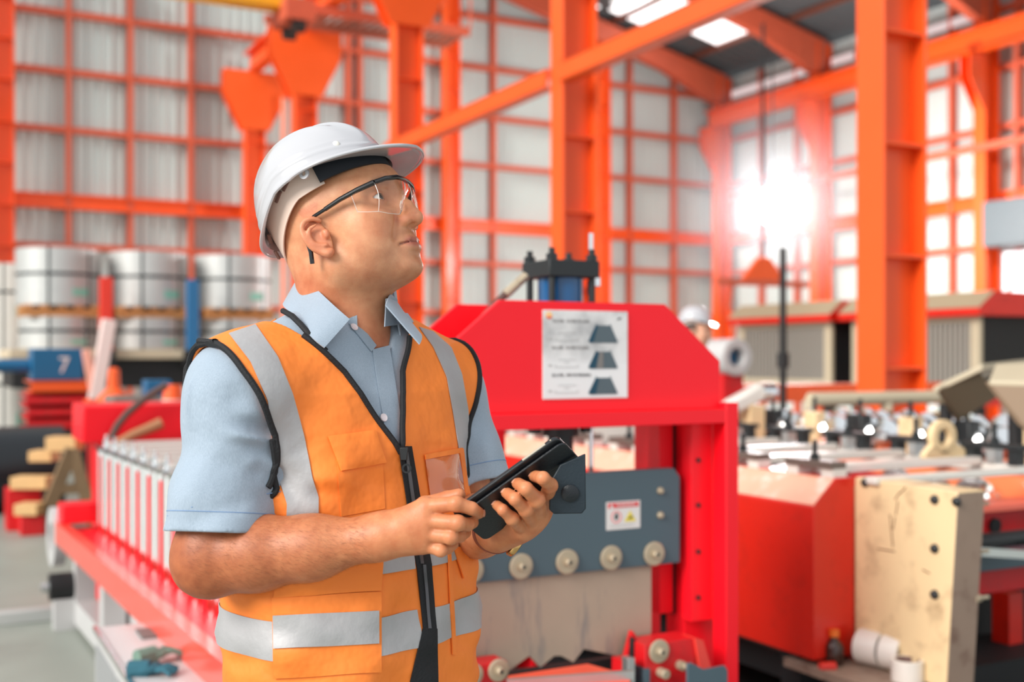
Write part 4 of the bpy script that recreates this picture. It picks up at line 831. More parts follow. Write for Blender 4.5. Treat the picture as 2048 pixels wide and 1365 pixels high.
def trace(f, O, D, tmax=.6, n=60, off=0.0):
    """march many rays onto surface f = off; returns points and ok"""
    O = np.asarray(O, f32); D = np.asarray(D, f32); D = D/np.linalg.norm(D, axis=1, keepdims=True); t = np.zeros(len(O), f32)
    for _ in range(n): t += np.clip(f(O+D*t[:, None])-off, -.02, .05)*.7
    return O+D*t[:, None], t < tmax
def grad(f, P, e=.002):
    P = np.asarray(P, f32); g = np.stack([f(P+A_(*(e if i == j else 0 for j in range(3))))-f(P-A_(*(e if i == j else 0 for j in range(3)))) for i in range(3)], 1)
    return g/(np.linalg.norm(g, axis=1, keepdims=True)+1e-9)
def grid_patch(name, P, Nn, nu, nv, th, m, parent, lift=.0, puff=None):
    """P: (nu*nv,3) surface points; makes a closed thin sheet of thickness th lifted off the surface"""
    P = P.reshape(nu, nv, 3); Nn = Nn.reshape(nu, nv, 3)
    pf = 0 if puff is None else puff
    top = P+Nn*(lift+th+pf); bot = P+Nn*lift
    vs = np.concatenate([top.reshape(-1, 3), bot.reshape(-1, 3)]); K = nu*nv; fs = []
    for i in range(nu-1):
        for j in range(nv-1):
            a = i*nv+j; fs.append((a, a+nv, a+nv+1, a+1)); fs.append((K+a, K+a+1, K+a+nv+1, K+a+nv))
    for i in range(nu-1): a = i*nv; fs += [(a, K+a, K+a+nv, a+nv), (a+nv-1, a+2*nv-1, K+a+2*nv-1, K+a+nv-1)]
    for j in range(nv-1): a = j; fs += [(a, a+1, K+a+1, K+a)]; a = (nu-1)*nv+j; fs += [(a, K+a, K+a+1, a+1)]
    b = MB(); b.add([tuple(map(float, v)) for v in vs], fs); return b.build(name, m, parent, smooth=60)
# ================================================================ the man (modelled in a frame turned with the camera: x right, y away, z up)
def K(px, py, d): return np.array([(px-1024)/F*d, d, CZ-(py-HOR)*d/F], f32)
BX, BYY = -.24, 1.68
man = empty('person', (0, 0, 0), -ALPHA, 'man in orange safety vest and white hard hat looking up, holding a black tablet', 'person')
man.location = (BX*CA+BYY*SA, -BX*SA+BYY*CA, 0); ORG = A_(BX, BYY, 0)
def mp(name, V, Fq, m, colf=None, parent=None): return np_obj(name, V-ORG, Fq, m, parent or man, (lambda P: colf(P+ORG)) if colf else None)
# head frame
yaw = math.radians(70); HP = math.radians(21.5)
def frame(p):
    c, s = math.cos(p), math.sin(p); sy, cy = math.sin(yaw), math.cos(yaw)
    return np.array([[sy*c, -cy*c, s], [-cy, -sy, 0], [-sy*s, cy*s, c]], f32)       # rows: forward, right, up
HM = frame(HP); HO = A_(-.244, 1.66, 1.588); HS = 1.03
def toH(P): return ((P-HO)@HM.T)/HS
def fromH(q): return HO+(np.asarray(q, f32)*HS)@HM
# torso frame
FT = A_(.72, -.694, 0); RT = A_(-.694, -.72, 0); TC = A_(-.24, 1.68, 0)
TZ = np.array([-.2, .70, .80, .92, 1.02, 1.12, 1.22, 1.30, 1.37, 1.43, 1.47, 1.6]); TA = np.array([.16, .160, .164, .168, .172, .173, .174, .176, .165, .125, .08, .05]); TB = np.array([.12, .12, .122, .130, .134, .130, .123, .118, .105, .08, .06, .05]); TCF = np.array([0, 0, 0, .012, .014, .008, 0, -.004, -.012, -.02, -.02, -.02])
def torso(P):
    q = P-TC; lat = q@RT; fw = q@FT; z = P[:, 2]; a = np.interp(z, TZ, TA).astype(f32); b = np.interp(z, TZ, TB).astype(f32); fw = fw-np.interp(z, TZ, TCF).astype(f32)
    a = a+(.018*np.clip(lat/.05, 0, 1)*np.exp(-((z-1.30)/.11)**2)).astype(f32); n = 2.35; k = (np.abs(lat/a)**n+np.abs(fw/b)**n+1e-9)**(1/n); d = (k-1)*np.minimum(a, b)*.92
    d = smax(d, z-1.455, .05); d = smax(d, .86-z, .03)
    return d
SR = K(452, 770, 1.53); ER = K(418, 1128, 1.50); WR = K(752, 1076, 1.455)
SL = K(903, 785, 1.825); EL = K(932, 1046, 1.80); WL = K(992, 1062, 1.555)
NB = A_(-.238, 1.685, 1.44)
def seg(P, a, b): a = np.asarray(a, f32); ab = np.asarray(b, f32)-a; t = np.clip(((P-a)@ab)/(ab@ab), 0, 1); return ((P-a-t[:, None]*ab)**2).sum(1), t
def folds(P, L_):
    out = np.zeros(len(P), f32)
    for a, b, A, w in L_: d2, t = seg(P, a, b); out += (A*np.exp(-d2/(w*w))*(1-.7*t)).astype(f32)
    return out
FS = [(K(585, 925, 1.47), K(572, 965, 1.47), .030, .024), (K(540, 905, 1.475), K(462, 917, 1.440), .017, .010), (K(540, 882, 1.48), K(445, 868, 1.442), -.009, .011), (K(535, 862, 1.49), K(440, 838, 1.447), .012, .010), (K(535, 935, 1.475), K(480, 992, 1.440), .013, .011), (K(540, 920, 1.47), K(430, 955, 1.436), -.007, .012), (K(375, 760, 1.48), K(345, 1060, 1.46), -.004, .006), (K(470, 800, 1.46), K(400, 900, 1.44), .005, .016), (K(500, 1000, 1.45), K(400, 1040, 1.44), .006, .014)]
FV = [(K(640, 985, 1.505), K(790, 1005, 1.515), .006, .012), (K(650, 955, 1.505), K(840, 935, 1.530), -.005, .020), (K(556, 950, 1.50), K(606, 1015, 1.500), .008, .010), (K(600, 900, 1.50), K(660, 870, 1.505), .005, .009), (K(850, 860, 1.55), K(900, 850, 1.57), .004, .008), (K(560, 1060, 1.5), K(700, 1045, 1.5), .006, .014), (K(600, 1180, 1.5), K(740, 1165, 1.5), .004, .012), (K(460, 1330, 1.53), K(560, 1300, 1.5), .006, .016), (K(900, 1230, 1.58), K(880, 1330, 1.56), .006, .010), (K(620, 760, 1.5), K(720, 850, 1.51), -.003, .02)]
def yoke(P):
    d = rc(P, NB+RT*.06+A_(0, 0, -.008), SR+A_(.02, .02, .000), .052, .046); return smin(d, rc(P, NB-RT*.06+A_(0, 0, -.02), SL+A_(-.015, 0, .012), .052, .050), .03)
def core(P): return smin(torso(P), yoke(P), .07)
def core2(P): # vest carrier surface
    return core(P)
def catmull(pts, n):
    P = [2*pts[0]-pts[1]]+list(pts)+[2*pts[-1]-pts[-2]]; out = []
    for i in range(len(pts)-1):
        for k in range(n): t = k/n; a, b, c, d = P[i:i+4]; out.append((.5*((2*b)+(c-a)*t+(2*a-5*b+4*c-d)*t*t+(3*b-a-3*c+d)*t**3)).astype(f32))
    return out+[pts[-1]]
def invH(px, py, r):
    a = (px-1024)/F; b = -(py-HOR)/F; o = HO+HS*r*HM[1]; M = np.array([[HS*(HM[0][k]-q*HM[0][1]), HS*(HM[2][k]-q*HM[2][1])] for k, q in ((0, a), (2, b))]); 
    y = np.array([-(o[0]-a*o[1]), -(o[2]-CZ-b*o[1])]); f_, u_ = np.linalg.solve(M, y); return A_(f_, r, u_)
E_HEL = [invH(*v) for v in ((640, 442, .079), (625, 438, .086), (611, 442, .091), (604, 452, .094), (604, 463, .095), (609, 476, .095), (618, 489, .092), (629, 498, .089), (644, 504, .085), (657, 507, .082), (662, 502, .079))]
E_ANT = [invH(*v) for v in ((632, 450, .088), (619, 459, .092), (619, 474, .092), (627, 486, .091), (640, 490, .088), (654, 490, .084))]
E_HEL = catmull(E_HEL, 3); E_ANT = catmull(E_ANT, 3); R_HEL = list(np.interp(np.linspace(0, 10, len(E_HEL)), range(11), [.0026, .0030, .0031, .0032, .0032, .0032, .0034, .0040, .0050, .0055, .0040])); R_ANT = list(np.interp(np.linspace(0, 5, len(E_ANT)), range(6), [.0016, .0024, .0026, .0026, .0026, .0022]))
E_SCA = [invH(*v) for v in ((621, 447, .093), (611, 458, .097), (613, 474, .097), (624, 491, .094))]
E_TRA = invH(652, 468, .0800); E_CON = invH(640, 473, .0935); E_F0 = invH(632, 445, .092); E_F1 = invH(624, 454, .095)
EC = (invH(612, 444, .086)+invH(654, 500, .082))/2; _a = invH(654, 500, .082)-invH(612, 444, .086); _a /= np.linalg.norm(_a); _n = A_(.42, .9, .05); _n -= _a*(_n@_a); _n /= np.linalg.norm(_n); EA = np.stack([_a, np.cross(_n, _a), _n])
# -------- head sdf
def head(P):
    q = toH(P); r = np.abs(q[:, 1]); s = np.stack([q[:, 0], r, q[:, 2]], 1)
    d = ell(s, (.000, 0, .043), (.096, .077, .086))
    d = smin(d, ell(s, (.052, 0, .046), (.052, .060, .052)), .03)
    d = smin(d, ell(s, (.036, 0, -.028), (.056, .056, .062)), .035)
    d = smin(d, rc(s, (.004, .050, -.044), (.060, .018, -.065), .018, .0155), .03)
    d = smin(d, ell(s, (.0800, 0, -.0730), (.0175, .022, .0150)), .018)         # chin
    d = smin(d, ell(s, (.071, 0, -.040), (.0295, .0285, .033)), .018)             # muzzle
    d = smin(d, ell(s, (.059, .040, -.006), (.028, .024, .024)), .03)          # cheek bone
    d = smin(d, ell(s, (.050, .036, -.036), (.026, .024, .028)), .022)          # cheek
    d = smin(d, ell(s, (.012, 0, -.048), (.048, .044, .028)), .022)             # under chin
    d = smin(d, rc(s, (.092, .008, .046), (.078, .044, .042), .010, .008), .018) # brow
    d = smax(d, -sph(s, A_(.108, .033, .026), .0190), .016)                       # socket
    d = smax(d, -rc(s, (.108, .030, .0255), (.094, .056, .0245), .0155, .0135), .014)
    d = smax(d, -ell(s, (.1055, 0, -.063), (.007, .022, .006)), .012)              # fold above the chin
    d = smin(d, rc(s, (.091, 0, .036), (.1085, 0, .006), .0075, .0080), .014)    # nose bridge
    d = smin(d, rc(s, (.1085, 0, .006), (.1135, 0, -.012), .0080, .0105), .006)
    d = smin(d, ell(s, (.105, 0, -.0110), (.014, .0140, .0110)), .008)
    d = smin(d, ell(s, (.1005, .0135, -.0125), (.0115, .0065, .0085)), .005)      # wings
    d = smax(d, -ell(s, (.1065, .0070, -.0225), (.0068, .0030, .0050)), .003)
    d = smax(d, -rc(s, (.0965, .022, -.004), (.088, .034, -.034), .0006, .0008), .012) # nasolabial
    d = smin(d, chain(s, [(.0990, 0, -.0382), (.0965, .012, -.0392), (.0885, .0235, -.0430)], [.0050, .0046, .0022], .004), .0045)
    d = smin(d, chain(s, [(.0980, 0, -.0490), (.0955, .012, -.0482), (.0885, .0220, -.0452)], [.0056, .0050, .0024], .004), .005)
    d = smax(d, -chain(s, [(.1045, 0, -.0432), (.1010, .012, -.0432), (.0925, .0225, -.0440), (.0880, .0280, -.0452)], [.0012, .0013, .0014, .0012], .001), .0020)
    d = smax(d, -sph(s, A_(.0935, .0285, -.0452), .0026), .005)
    # eyelids
    e = A_(.0785, .0325, .0250); de = sph(s, e, .0140); v = s-e
    ww = 1-(v[:, 1]/.0145)**2; op = smax(smax(v[:, 2]-.0046*ww-.0004, -v[:, 2]-.0040*ww, .001), -v[:, 0]-.001, .001)
    lid = smax(de, -op, .0015); lid = smax(lid, -(sph(s, e, .0118)), .001)
    d = smin(d, lid, .006)
    d = smax(d, -smax(sph(s, e, .0126), op-.0006, .001), .0012)
    d = smax(d, -rc(s, (.094, .018, .036), (.088, .046, .034), .0008, .0008), .004)   # lid crease
    # ear
    near = (s[:, 1] > .055) & (np.abs(s[:, 0]) < .06) & (np.abs(s[:, 2]) < .07); s_all = s; s = s[near]
    bowl = ell(s, EC-EA[2]*.0045, (.0300, .0160, .0050), EA)
    ear = smin(bowl, chain(s, E_HEL, R_HEL, .002), .003)
    ear = smin(ear, chain(s, E_ANT, R_ANT, .002), .005)
    ear = smin(ear, ell(s, E_TRA, (.0050, .0050, .0070)), .004)
    ear = smax(ear, -ell(s, E_CON, (.0095, .0085, .0115)), .004)
    ear = smax(ear, -rc(s, E_F0+A_(0, .001, 0), E_F1+A_(0, .003, 0), .0030, .0030), .005)
    d[near] = smin(d[near], ear, .004)
    d = d*HS
    n0 = fromH((-.028, 0, -.035)); d = smin(d, rc(P, n0, NB+A_(-.004, .0, -.03), .060, .068), .035)
    n1 = fromH((.000, 0, -.052)); d = smin(d, rc(P, n1, NB+FT*.018+A_(0, 0, -.02), .032, .040), .022)
    return d
# -------- tablet plane
TP0 = K(946, 1014, 1.462); TP1 = K(1122, 888, 1.448); e1 = TP1-TP0; e1 /= np.linalg.norm(e1)
e2 = A_(.42, .70, -.56); e2 -= e1*(e2@e1); e2 /= np.linalg.norm(e2); e3 = np.cross(e1, e2); e3 = e3 if e3[1] < 0 else -e3   # e3: towards the camera (cover side)
def pd(px, py):
    r = np.array([(px-1024)/F, 1, -(py-HOR)/F]); o = np.array([0, 0, CZ]); return float(((TP0-o)@e3)/(r@e3))
# -------- hands
HR = {  # right hand
 'i': ([K(852, 1014, 1.440), K(912, 1008, 1.424), K(944, 1018, 1.430), K(958, 1027, pd(958, 1027)-.009)], [.0112, .0102, .0090, .0080]),
 'm': ([K(852, 1042, 1.436), K(916, 1047, 1.420), K(936, 1050, 1.442), K(946, 1046, 1.462)], [.0112, .0102, .0090, .0080]),
 'r': ([K(850, 1068, 1.437), K(902, 1075, 1.424), K(920, 1073, 1.444), K(932, 1066, 1.464)], [.0108, .0096, .0086, .0076]),
 'p': ([K(846, 1090, 1.442), K(882, 1101, 1.432), K(896, 1098, 1.450), K(908, 1090, 1.466)], [.0100, .0086, .0076, .0068]),
 't': ([K(800, 1040, 1.475), K(850, 1012, 1.492), K(895, 998, 1.492), K(918, 991, 1.486)], [.0150, .0125, .0110, .0095])}
HL = {
 'i': ([K(1088, 1012, 1.500), K(1100, 972, 1.448), K(1086, 957, 1.424), K(1069, 953, pd(1069, 953)-.008)], [.0108, .0100, .0092, .0082]),
 'm': ([K(1080, 1032, 1.500), K(1074, 1000, 1.440), K(1052, 978, 1.424), K(1035, 967, pd(1035, 967)-.008)], [.0112, .0104, .0094, .0084]),
 'r': ([K(1066, 1048, 1.502), K(1052, 1020, 1.446), K(1030, 999, 1.432), K(1013, 986, pd(1013, 986)-.008)], [.0108, .0098, .0090, .0080]),
 'p': ([K(1046, 1060, 1.506), K(1024, 1038, 1.456), K(1006, 1021, 1.446), K(993, 1010, pd(993, 1010)-.007)], [.0100, .0088, .0080, .0070]),
 't': ([K(1020, 1040, 1.545), K(1022, 1000, 1.530), K(1024, 970, 1.520), K(1030, 945, 1.505)], [.0150, .0125, .0110, .0095])}
def hand(P0, H, Wp, rw, k=.0022):
    out = np.linalg.norm(P0-(H['m'][0][1]+Wp)/2, axis=1)-.10; near = out < .02; out = np.maximum(out, .02); P = P0[near]
    if len(P) == 0: return out
    d = rc(P, Wp, (H['m'][0][0]+H['r'][0][0])/2*.5+Wp*.5, rw, .021)
    for f_, t in (('i', .35), ('m', .45), ('r', .45), ('p', .35)):
        a = H[f_][0][0]; d = smin(d, rc(P, Wp+(a-Wp)*.30, a, .0185, .0125), .016)
    d = smin(d, rc(P, Wp+(H['t'][0][0]-Wp)*.3, H['t'][0][0], .018, .0155), .016)
    for f_ in 'imrpt':
        pts, r = H[f_]; r = [v*.93 for v in r]; d2 = chain(P, pts, r, .0025)
        d2 = smin(d2, sph(P, pts[1], r[1]*1.08), .003); d2 = smin(d2, sph(P, pts[0], r[0]*1.02), .006) if f_ != 't' else d2
        d = smin(d, d2, k)
    out[near] = d; return out
def arms(P):
    dn = (WR-ER); m1 = ER+dn*.30+A_(0, 0, .004); 
    d = rc(P, SR+A_(.012, .004, 0), ER+A_(.004, 0, .03), .044, .046)
    d = smin(d, sph(P, ER+A_(-.004, 0, .002), .046), .02); d = smin(d, rc(P, ER+A_(.012, 0, .006), m1, .046, .047), .02); d = smin(d, rc(P, m1, ER+dn*.62, .047, .038), .02); d = smin(d, rc(P, ER+dn*.62, WR, .036, .0275), .03)
    d = smin(d, hand(P, HR, WR, .0275), .016)
    dn = (WL-EL); e = rc(P, SL, EL, .048, .044); e = smin(e, rc(P, EL, EL+dn*.45, .043, .042), .02); e = smin(e, rc(P, EL+dn*.45, WL, .041, .027), .03)
    e = smin(e, hand(P, HL, WL, .0265), .014)
    return np.minimum(d, e)
def body(P):
    d = head(P); b = core(P)+.012; d = smin(d, b, .02); b = arms(P); return smin(d, b, .006)
# -------- skin colour
def L3(r, g, b): return A_(lin(r), lin(g), lin(b))
def skincol(P):
    n = len(P); c = np.tile(L3(217, 153, 113), (n, 1)); q = toH(P); r = np.abs(q[:, 1])
    def mixc(c, col, w): return c*(1-w[:, None])+col*w[:, None]
    low = np.clip((1.36-P[:, 2])/.03, 0, 1); c = mixc(c, L3(204, 130, 88), low)
    # forearm is tanned, hands a little lighter
    hd = np.clip((np.linalg.norm(P-WR, axis=1)-.0)/.25, 0, 1)*low*(P[:, 0] < WR[0]); c = mixc(c, L3(164, 90, 54), hd*.9)
    lips = np.exp(-((q[:, 0]-.099)/.012)**2-((q[:, 2]+.0435)/.0070)**2-(r/.022)**4); c = mixc(c, L3(176, 86, 78), np.clip(lips*1.5, 0, .8)); slt = np.exp(-((q[:, 2]+.0436)/.0013)**2)*(r < .027)*(q[:, 0] > .082); c = mixc(c, L3(110, 52, 46), slt*.8); cn = np.exp(-(((np.stack([q[:, 0], r, q[:, 2]], 1)-E_CON)/A_(.010, .012, .012))**2).sum(1)); c = mixc(c, L3(168, 88, 66), cn*.6)
    st = np.exp(-((q[:, 0]-.06)/.055)**2-((q[:, 2]+.066)/.032)**2); st = st*(q[:, 0] > -.01)*(q[:, 2] > -.13); c = mixc(c, L3(164, 112, 84), np.clip(st, 0, 1)*.45)
    must = np.exp(-((q[:, 2]+.029)/.006)**2-(r/.03)**2)*(q[:, 0] > .08); c = mixc(c, L3(168, 112, 84), must*.4)
    ck = np.exp(-((q[:, 0]-.075)/.025)**2-((q[:, 2]+.01)/.02)**2-((r-.045)/.025)**2); c = mixc(c, L3(210, 124, 92), ck*.4)
    nose = np.exp(-((q[:, 0]-.118)/.014)**2-((q[:, 2]+.012)/.014)**2); c = mixc(c, L3(214, 128, 94), nose*.5)
    ea = (r > .076)*(np.abs(q[:, 0]+.005) < .035)*(np.abs(q[:, 2]) < .045); c = mixc(c, L3(212, 126, 94), ea*.5)
    br = np.exp(-((q[:, 2]-.046)/.0045)**2-((r-.03)/.016)**4)*(q[:, 0] > .07); c = mixc(c, L3(150, 112, 92), br*.75)
    nape = np.clip((-.005-q[:, 0]-.4*(q[:, 2]+.05))/.04, 0, 1)*np.clip((-.005-q[:, 2])/.04, 0, 1)*(q[:, 2] > -.2); c = mixc(c, L3(200, 108, 68), nape*.7)
    st2 = np.clip(st*1.3, 0, 1)+np.clip(must, 0, 1)*.7+np.clip(nape, 0, 1)*.6+.35*(q[:, 2] > .03)*(q[:, 0] < .06)
    ey_ = np.exp(-((q[:, 2]-.027)/.013)**2-((r-.034)/.018)**2)*(q[:, 0] > .06); c = mixc(c, L3(168, 98, 74), ey_*.55)
    al = np.exp(-((q[:, 2]+.008)/.010)**2-((r-.021)/.004)**2)*(q[:, 0] > .08); c = mixc(c, L3(200, 120, 96), al*.5)
    return np.concatenate([c, np.clip(st2, 0, 1)[:, None]], 1)
ms = bpy.data.materials.new('skin'); ms.use_nodes = True; nt = ms.node_tree; N = nt.nodes; Lk = nt.links; b = N['Principled BSDF']
at = N.new('ShaderNodeVertexColor'); at.layer_name = 'Col'; nz = N.new('ShaderNodeTexNoise'); nz.inputs['Scale'].default_value = 60; nz.inputs['Detail'].default_value = 8
tc = N.new('ShaderNodeTexCoord'); Lk.new(tc.outputs['Object'], nz.inputs['Vector'])
mx = N.new('ShaderNodeMix'); mx.data_type = 'RGBA'; mx.blend_type = 'SOFT_LIGHT'; mx.inputs[0].default_value = .6; Lk.new(at.outputs['Color'], mx.inputs[6]); Lk.new(nz.outputs['Fac'], mx.inputs[7])
sn = N.new('ShaderNodeTexNoise'); sn.inputs['Scale'].default_value = 2200; sn.inputs['Detail'].default_value = 1; Lk.new(tc.outputs['Object'], sn.inputs['Vector']); sr = N.new('ShaderNodeValToRGB'); sr.color_ramp.elements[0].position = .54; sr.color_ramp.elements[1].position = .66; Lk.new(sn.outputs['Fac'], sr.inputs[0])
sm = N.new('ShaderNodeMath'); sm.operation = 'MULTIPLY'; Lk.new(sr.outputs[0], sm.inputs[0]); Lk.new(at.outputs['Alpha'], sm.inputs[1]); sm2 = N.new('ShaderNodeMath'); sm2.operation = 'MULTIPLY'; sm2.inputs[1].default_value = .32; Lk.new(sm.outputs[0], sm2.inputs[0])
mx2 = N.new('ShaderNodeMix'); mx2.data_type = 'RGBA'; Lk.new(sm2.outputs[0], mx2.inputs[0]); Lk.new(mx.outputs[2], mx2.inputs[6]); mx2.inputs[7].default_value = (.13, .09, .075, 1); Lk.new(mx2.outputs[2], b.inputs['Base Color'])
b.inputs['Roughness'].default_value = .48; b.inputs['Subsurface Weight'].default_value = .25; b.inputs['Subsurface Radius'].default_value = (.010, .0035, .0018); b.inputs['Subsurface Scale'].default_value = 1
nz2 = N.new('ShaderNodeTexNoise'); nz2.inputs['Scale'].default_value = 420; nz2.inputs['Detail'].default_value = 3; Lk.new(tc.outputs['Object'], nz2.inputs['Vector'])
bp = N.new('ShaderNodeBump'); bp.inputs['Strength'].default_value = .22; bp.inputs['Distance'].default_value = .001; Lk.new(nz2.outputs['Fac'], bp.inputs['Height']); Lk.new(bp.outputs[0], b.inputs['Normal'])
V, Q_ = mesh_sdf(body, (-.52, 1.30, .88), (.16, 1.98, 1.78), .0019)
body_o = mp('body', V, Q_, ms, skincol)
# eyes
M_eye = mat('eye_white', (232, 226, 220), .1, coat=.6); M_iris = mat('iris', (96, 92, 84), .2, coat=1); M_pup = mat('pupil', (10, 10, 12), .1, coat=1)
gz = Vector(map(float, (HM.T@A_(.96, .12, .16)))).normalized()
for s_ in (1, -1):
    c = Vector(map(float, fromH((.0785, s_*.0325, .0250))-ORG)); e = MB().ball(c, .0120*HS, 24).build('eye', M_eye, man)
    MB().lathe([(.001, .0125), (.0030, .0123)], c, gz, 16).build('pupil', M_pup, e); MB().lathe([(.0058, .0112), (.0056, .0118), (.0028, .01225), (.001, .0122)], c, gz, 20).build('iris', M_iris, e)
# fingernails
M_nail = mat('nail', (216, 154, 128), .25, coat=.4)
def nail(H, f_, toward):
    pts, r = H[f_]; a, b_ = pts[-2], pts[-1]; ax = (b_-a)/np.linalg.norm(b_-a); t = np.array(toward, float); t -= ax*(t@ax); t /= np.linalg.norm(t)
    side = np.cross(ax, t); c = b_+t*(r[-1]*.80)+ax*.0005-ORG; vs = []; fs = []; n = 14
    bm_ = MB().ball((0, 0, 0), 1, 14); R3 = np.stack([ax*.0062, side*.0050, t*.0020], 1)
    bm_.v = [tuple(map(float, c+R3@np.array(v))) for v in bm_.v]; bm_.build('fingernail', M_nail, man)
nail(HR, 'i', (.5, -.8, .2))
for f_ in 'imrp': nail(HL, f_, (-.3, -.85, .35))
# -------- shirt
HEMR = K(431, 1066, 1.498); axr = (HEMR-SR)/np.linalg.norm(HEMR-SR)
HEML = K(948, 972, 1.795); axl = (HEML-SL)/np.linalg.norm(HEML-SL)
def fold(P, k, ph, a): return a*np.sin(P@np.asarray(k, f32)+ph)
def sleeves(P, inner=False):
    o = -.0090 if inner else 0
    pr = P-SR; t = pr@axr
    d = rc(P, SR+A_(.012, .01, .0), HEMR+axr*.02, .056+o, .0715+o)
    d = smin(d, sph(P, SR+A_(.012, 0, -.012), .060+o), .04)
    w = np.clip(t/.1, 0, 1)
    d = d+w*(fold(P, (30, 14, 48), 0, .0032)+fold(P, (-70, 20, 42), 1, .0024)+fold(P, (20, 20, -85), 2, .0014))
    arm = np.exp(-(((P-K(530, 890, 1.52))**2).sum(1))/.05**2); d = d+arm*fold(P, (60, 0, 190), .5, .0045)
    d = d+folds(P, FS)
    d = smax(d, (P-HEMR)@axr-(.03 if inner else 0), .002)
    e = rc(P, SL, HEML+axl*.02, .052+o, .060+o); tl_ = (P-SL)@axl; e = e+np.clip(tl_/.08, 0, 1)*(fold(P, (50, 10, 60), 0, .002)+fold(P, (-90, 10, 40), 2, .0015)); e = smax(e, (P-HEML)@axl-(.03 if inner else 0), .002)
    return np.minimum(d, e)
def shirt_solid(P):
    d = core(P)-.004; d = smin(d, sleeves(P), .025)
    return smax(d, .90-P[:, 2], .004)
def vneck(P):   # opening at the throat
    q = P-TC; lat = q@RT; fw = q@FT; z = P[:, 2]
    c = np.sqrt((lat)**2+(fw+.005)**2)-np.interp(z, [1.40, 1.44, 1.47, 1.52], [.03, .055, .066, .072]).astype(f32); c = smax(c, 1.425-z, .004)
    v = smax(np.abs(lat+.002)-np.clip((z-1.402)*.60, 0, .04), -fw+.01, .004)
    return np.minimum(c, v)
def shirt(P):
    d = shirt_solid(P); i = smin(core(P)+.006, sleeves(P, True), .02); d = smax(d, -i, .0015)
    return smax(d, -vneck(P), .003)
msh = bpy.data.materials.new('shirt_cotton'); msh.use_nodes = True; nt = msh.node_tree; N = nt.nodes; Lk = nt.links; b = N['Principled BSDF']; b.inputs['Roughness'].default_value = .8; b.inputs['Sheen Weight'].default_value = .2
tc = N.new('ShaderNodeTexCoord'); nz = N.new('ShaderNodeTexNoise'); nz.inputs['Scale'].default_value = 1500; nz.inputs['Detail'].default_value = 2; mpn = N.new('ShaderNodeMapping'); mpn.inputs['Scale'].default_value = (1, 1, .12)
Lk.new(tc.outputs['Object'], mpn.inputs['Vector']); Lk.new(mpn.outputs[0], nz.inputs['Vector']); rp = N.new('ShaderNodeValToRGB'); rp.color_ramp.elements[0].position = .3; rp.color_ramp.elements[1].position = .7
rp.color_ramp.elements[0].color = (*[lin(v) for v in (144, 160, 176)], 1); rp.color_ramp.elements[1].color = (*[lin(v) for v in (162, 178, 194)], 1); Lk.new(nz.outputs['Fac'], rp.inputs[0]); Lk.new(rp.outputs[0], b.inputs['Base Color'])
nz2 = N.new('ShaderNodeTexNoise'); nz2.inputs['Scale'].default_value = 13; nz2.inputs['Detail'].default_value = 3; Lk.new(tc.outputs['Object'], nz2.inputs['Vector']); bp = N.new('ShaderNodeBump'); bp.inputs['Strength'].default_value = .6; bp.inputs['Distance'].default_value = .010; Lk.new(nz2.outputs['Fac'], bp.inputs['Height']); Lk.new(bp.outputs[0], b.inputs['Normal'])
V, Q_ = mesh_sdf(shirt, (-.54, 1.36, .88), (.08, 2.0, 1.56), .0030)
sh = mp('shirt', V, Q_, msh)
# sleeve hem stitching
for (hc_, ax_, c0, r_, nm) in ((HEMR, axr, SR, .0715, 'hem'), (HEML, axl, SL, .066, 'hem')):
    cc = hc_-ax_*.026; a = np.cross(ax_, A_(0, 1, 0)); a /= np.linalg.norm(a); bb = np.cross(ax_, a); th = np.linspace(0, 2*PI, 72)
    O = cc+.14*(np.cos(th)[:, None]*a+np.sin(th)[:, None]*bb); D = cc-O; Pt, ok = trace(shirt_solid, O.astype(f32), D, off=.0002)
    MB().tube([tuple(map(float, p-ORG)) for p in Pt], .0006, 6).build('hem_stitch', mat('stitch_blue', (120, 150, 190), .8), sh)
# collar: stand and two leaves
def neck_surf(P): return smin(head(P), core(P)-.004, .01)
def quad_patch(name, quad, f, off, th, m, parent, nu=16, nv=16, y0=1.2, puff=0):
    (a, b_, c, d) = [np.array(v, float) for v in quad]; u = np.linspace(0, 1, nu)[:, None, None]; v = np.linspace(0, 1, nv)[None, :, None]
    px = (a*(1-u)+b_*u)*(1-v)+(d*(1-u)+c*u)*v; px = px.reshape(-1, 2)
    D = np.stack([(px[:, 0]-1024)/F, np.ones(len(px)), -(px[:, 1]-HOR)/F], 1); O = np.array([0, 0, CZ])+D*y0
    P, ok = trace(f, O, D, off=off); bad = np.abs(f(P.astype(f32))-off) > .004
    if bad.any() and not bad.all():
        good = np.where(~bad)[0]; nn_ = good[np.argmin(((px[bad][:, None]-px[good][None])**2).sum(2), axis=1)]; P[bad] = P[nn_]
    Nn = grad(f, P)
    uu, vv = np.meshgrid(np.linspace(0, 1, nu), np.linspace(0, 1, nv), indexing='ij'); pf = (puff*(np.sin(PI*uu)*np.sin(PI*vv))**.5)[..., None]
    return grid_patch(name, P-ORG, Nn, nu, nv, th, m, parent, 0, pf)
cen = NB+FT*-.004
# collar stand: ring round the neck, open at the throat
th = np.linspace(-2.62, 2.62, 60); pts = []
for zz, rr in ((1.440, .078), (1.480, .070), (1.515, .066)):
    for t in th: pts.append(cen*A_(1, 1, 0)+A_(0, 0, zz+.014*math.cos(t)*-1)+(-FT*math.cos(t)+RT*math.sin(t))*rr)
pts = np.array(pts, f32).reshape(3, 60, 3).transpose(1, 0, 2).reshape(-1, 3); Nn = pts-cen; Nn[:, 2] = 0; Nn /= np.linalg.norm(Nn, axis=1, keepdims=True)
grid_patch('collar_stand', pts-ORG, Nn, 60, 3, .0025, msh, sh)
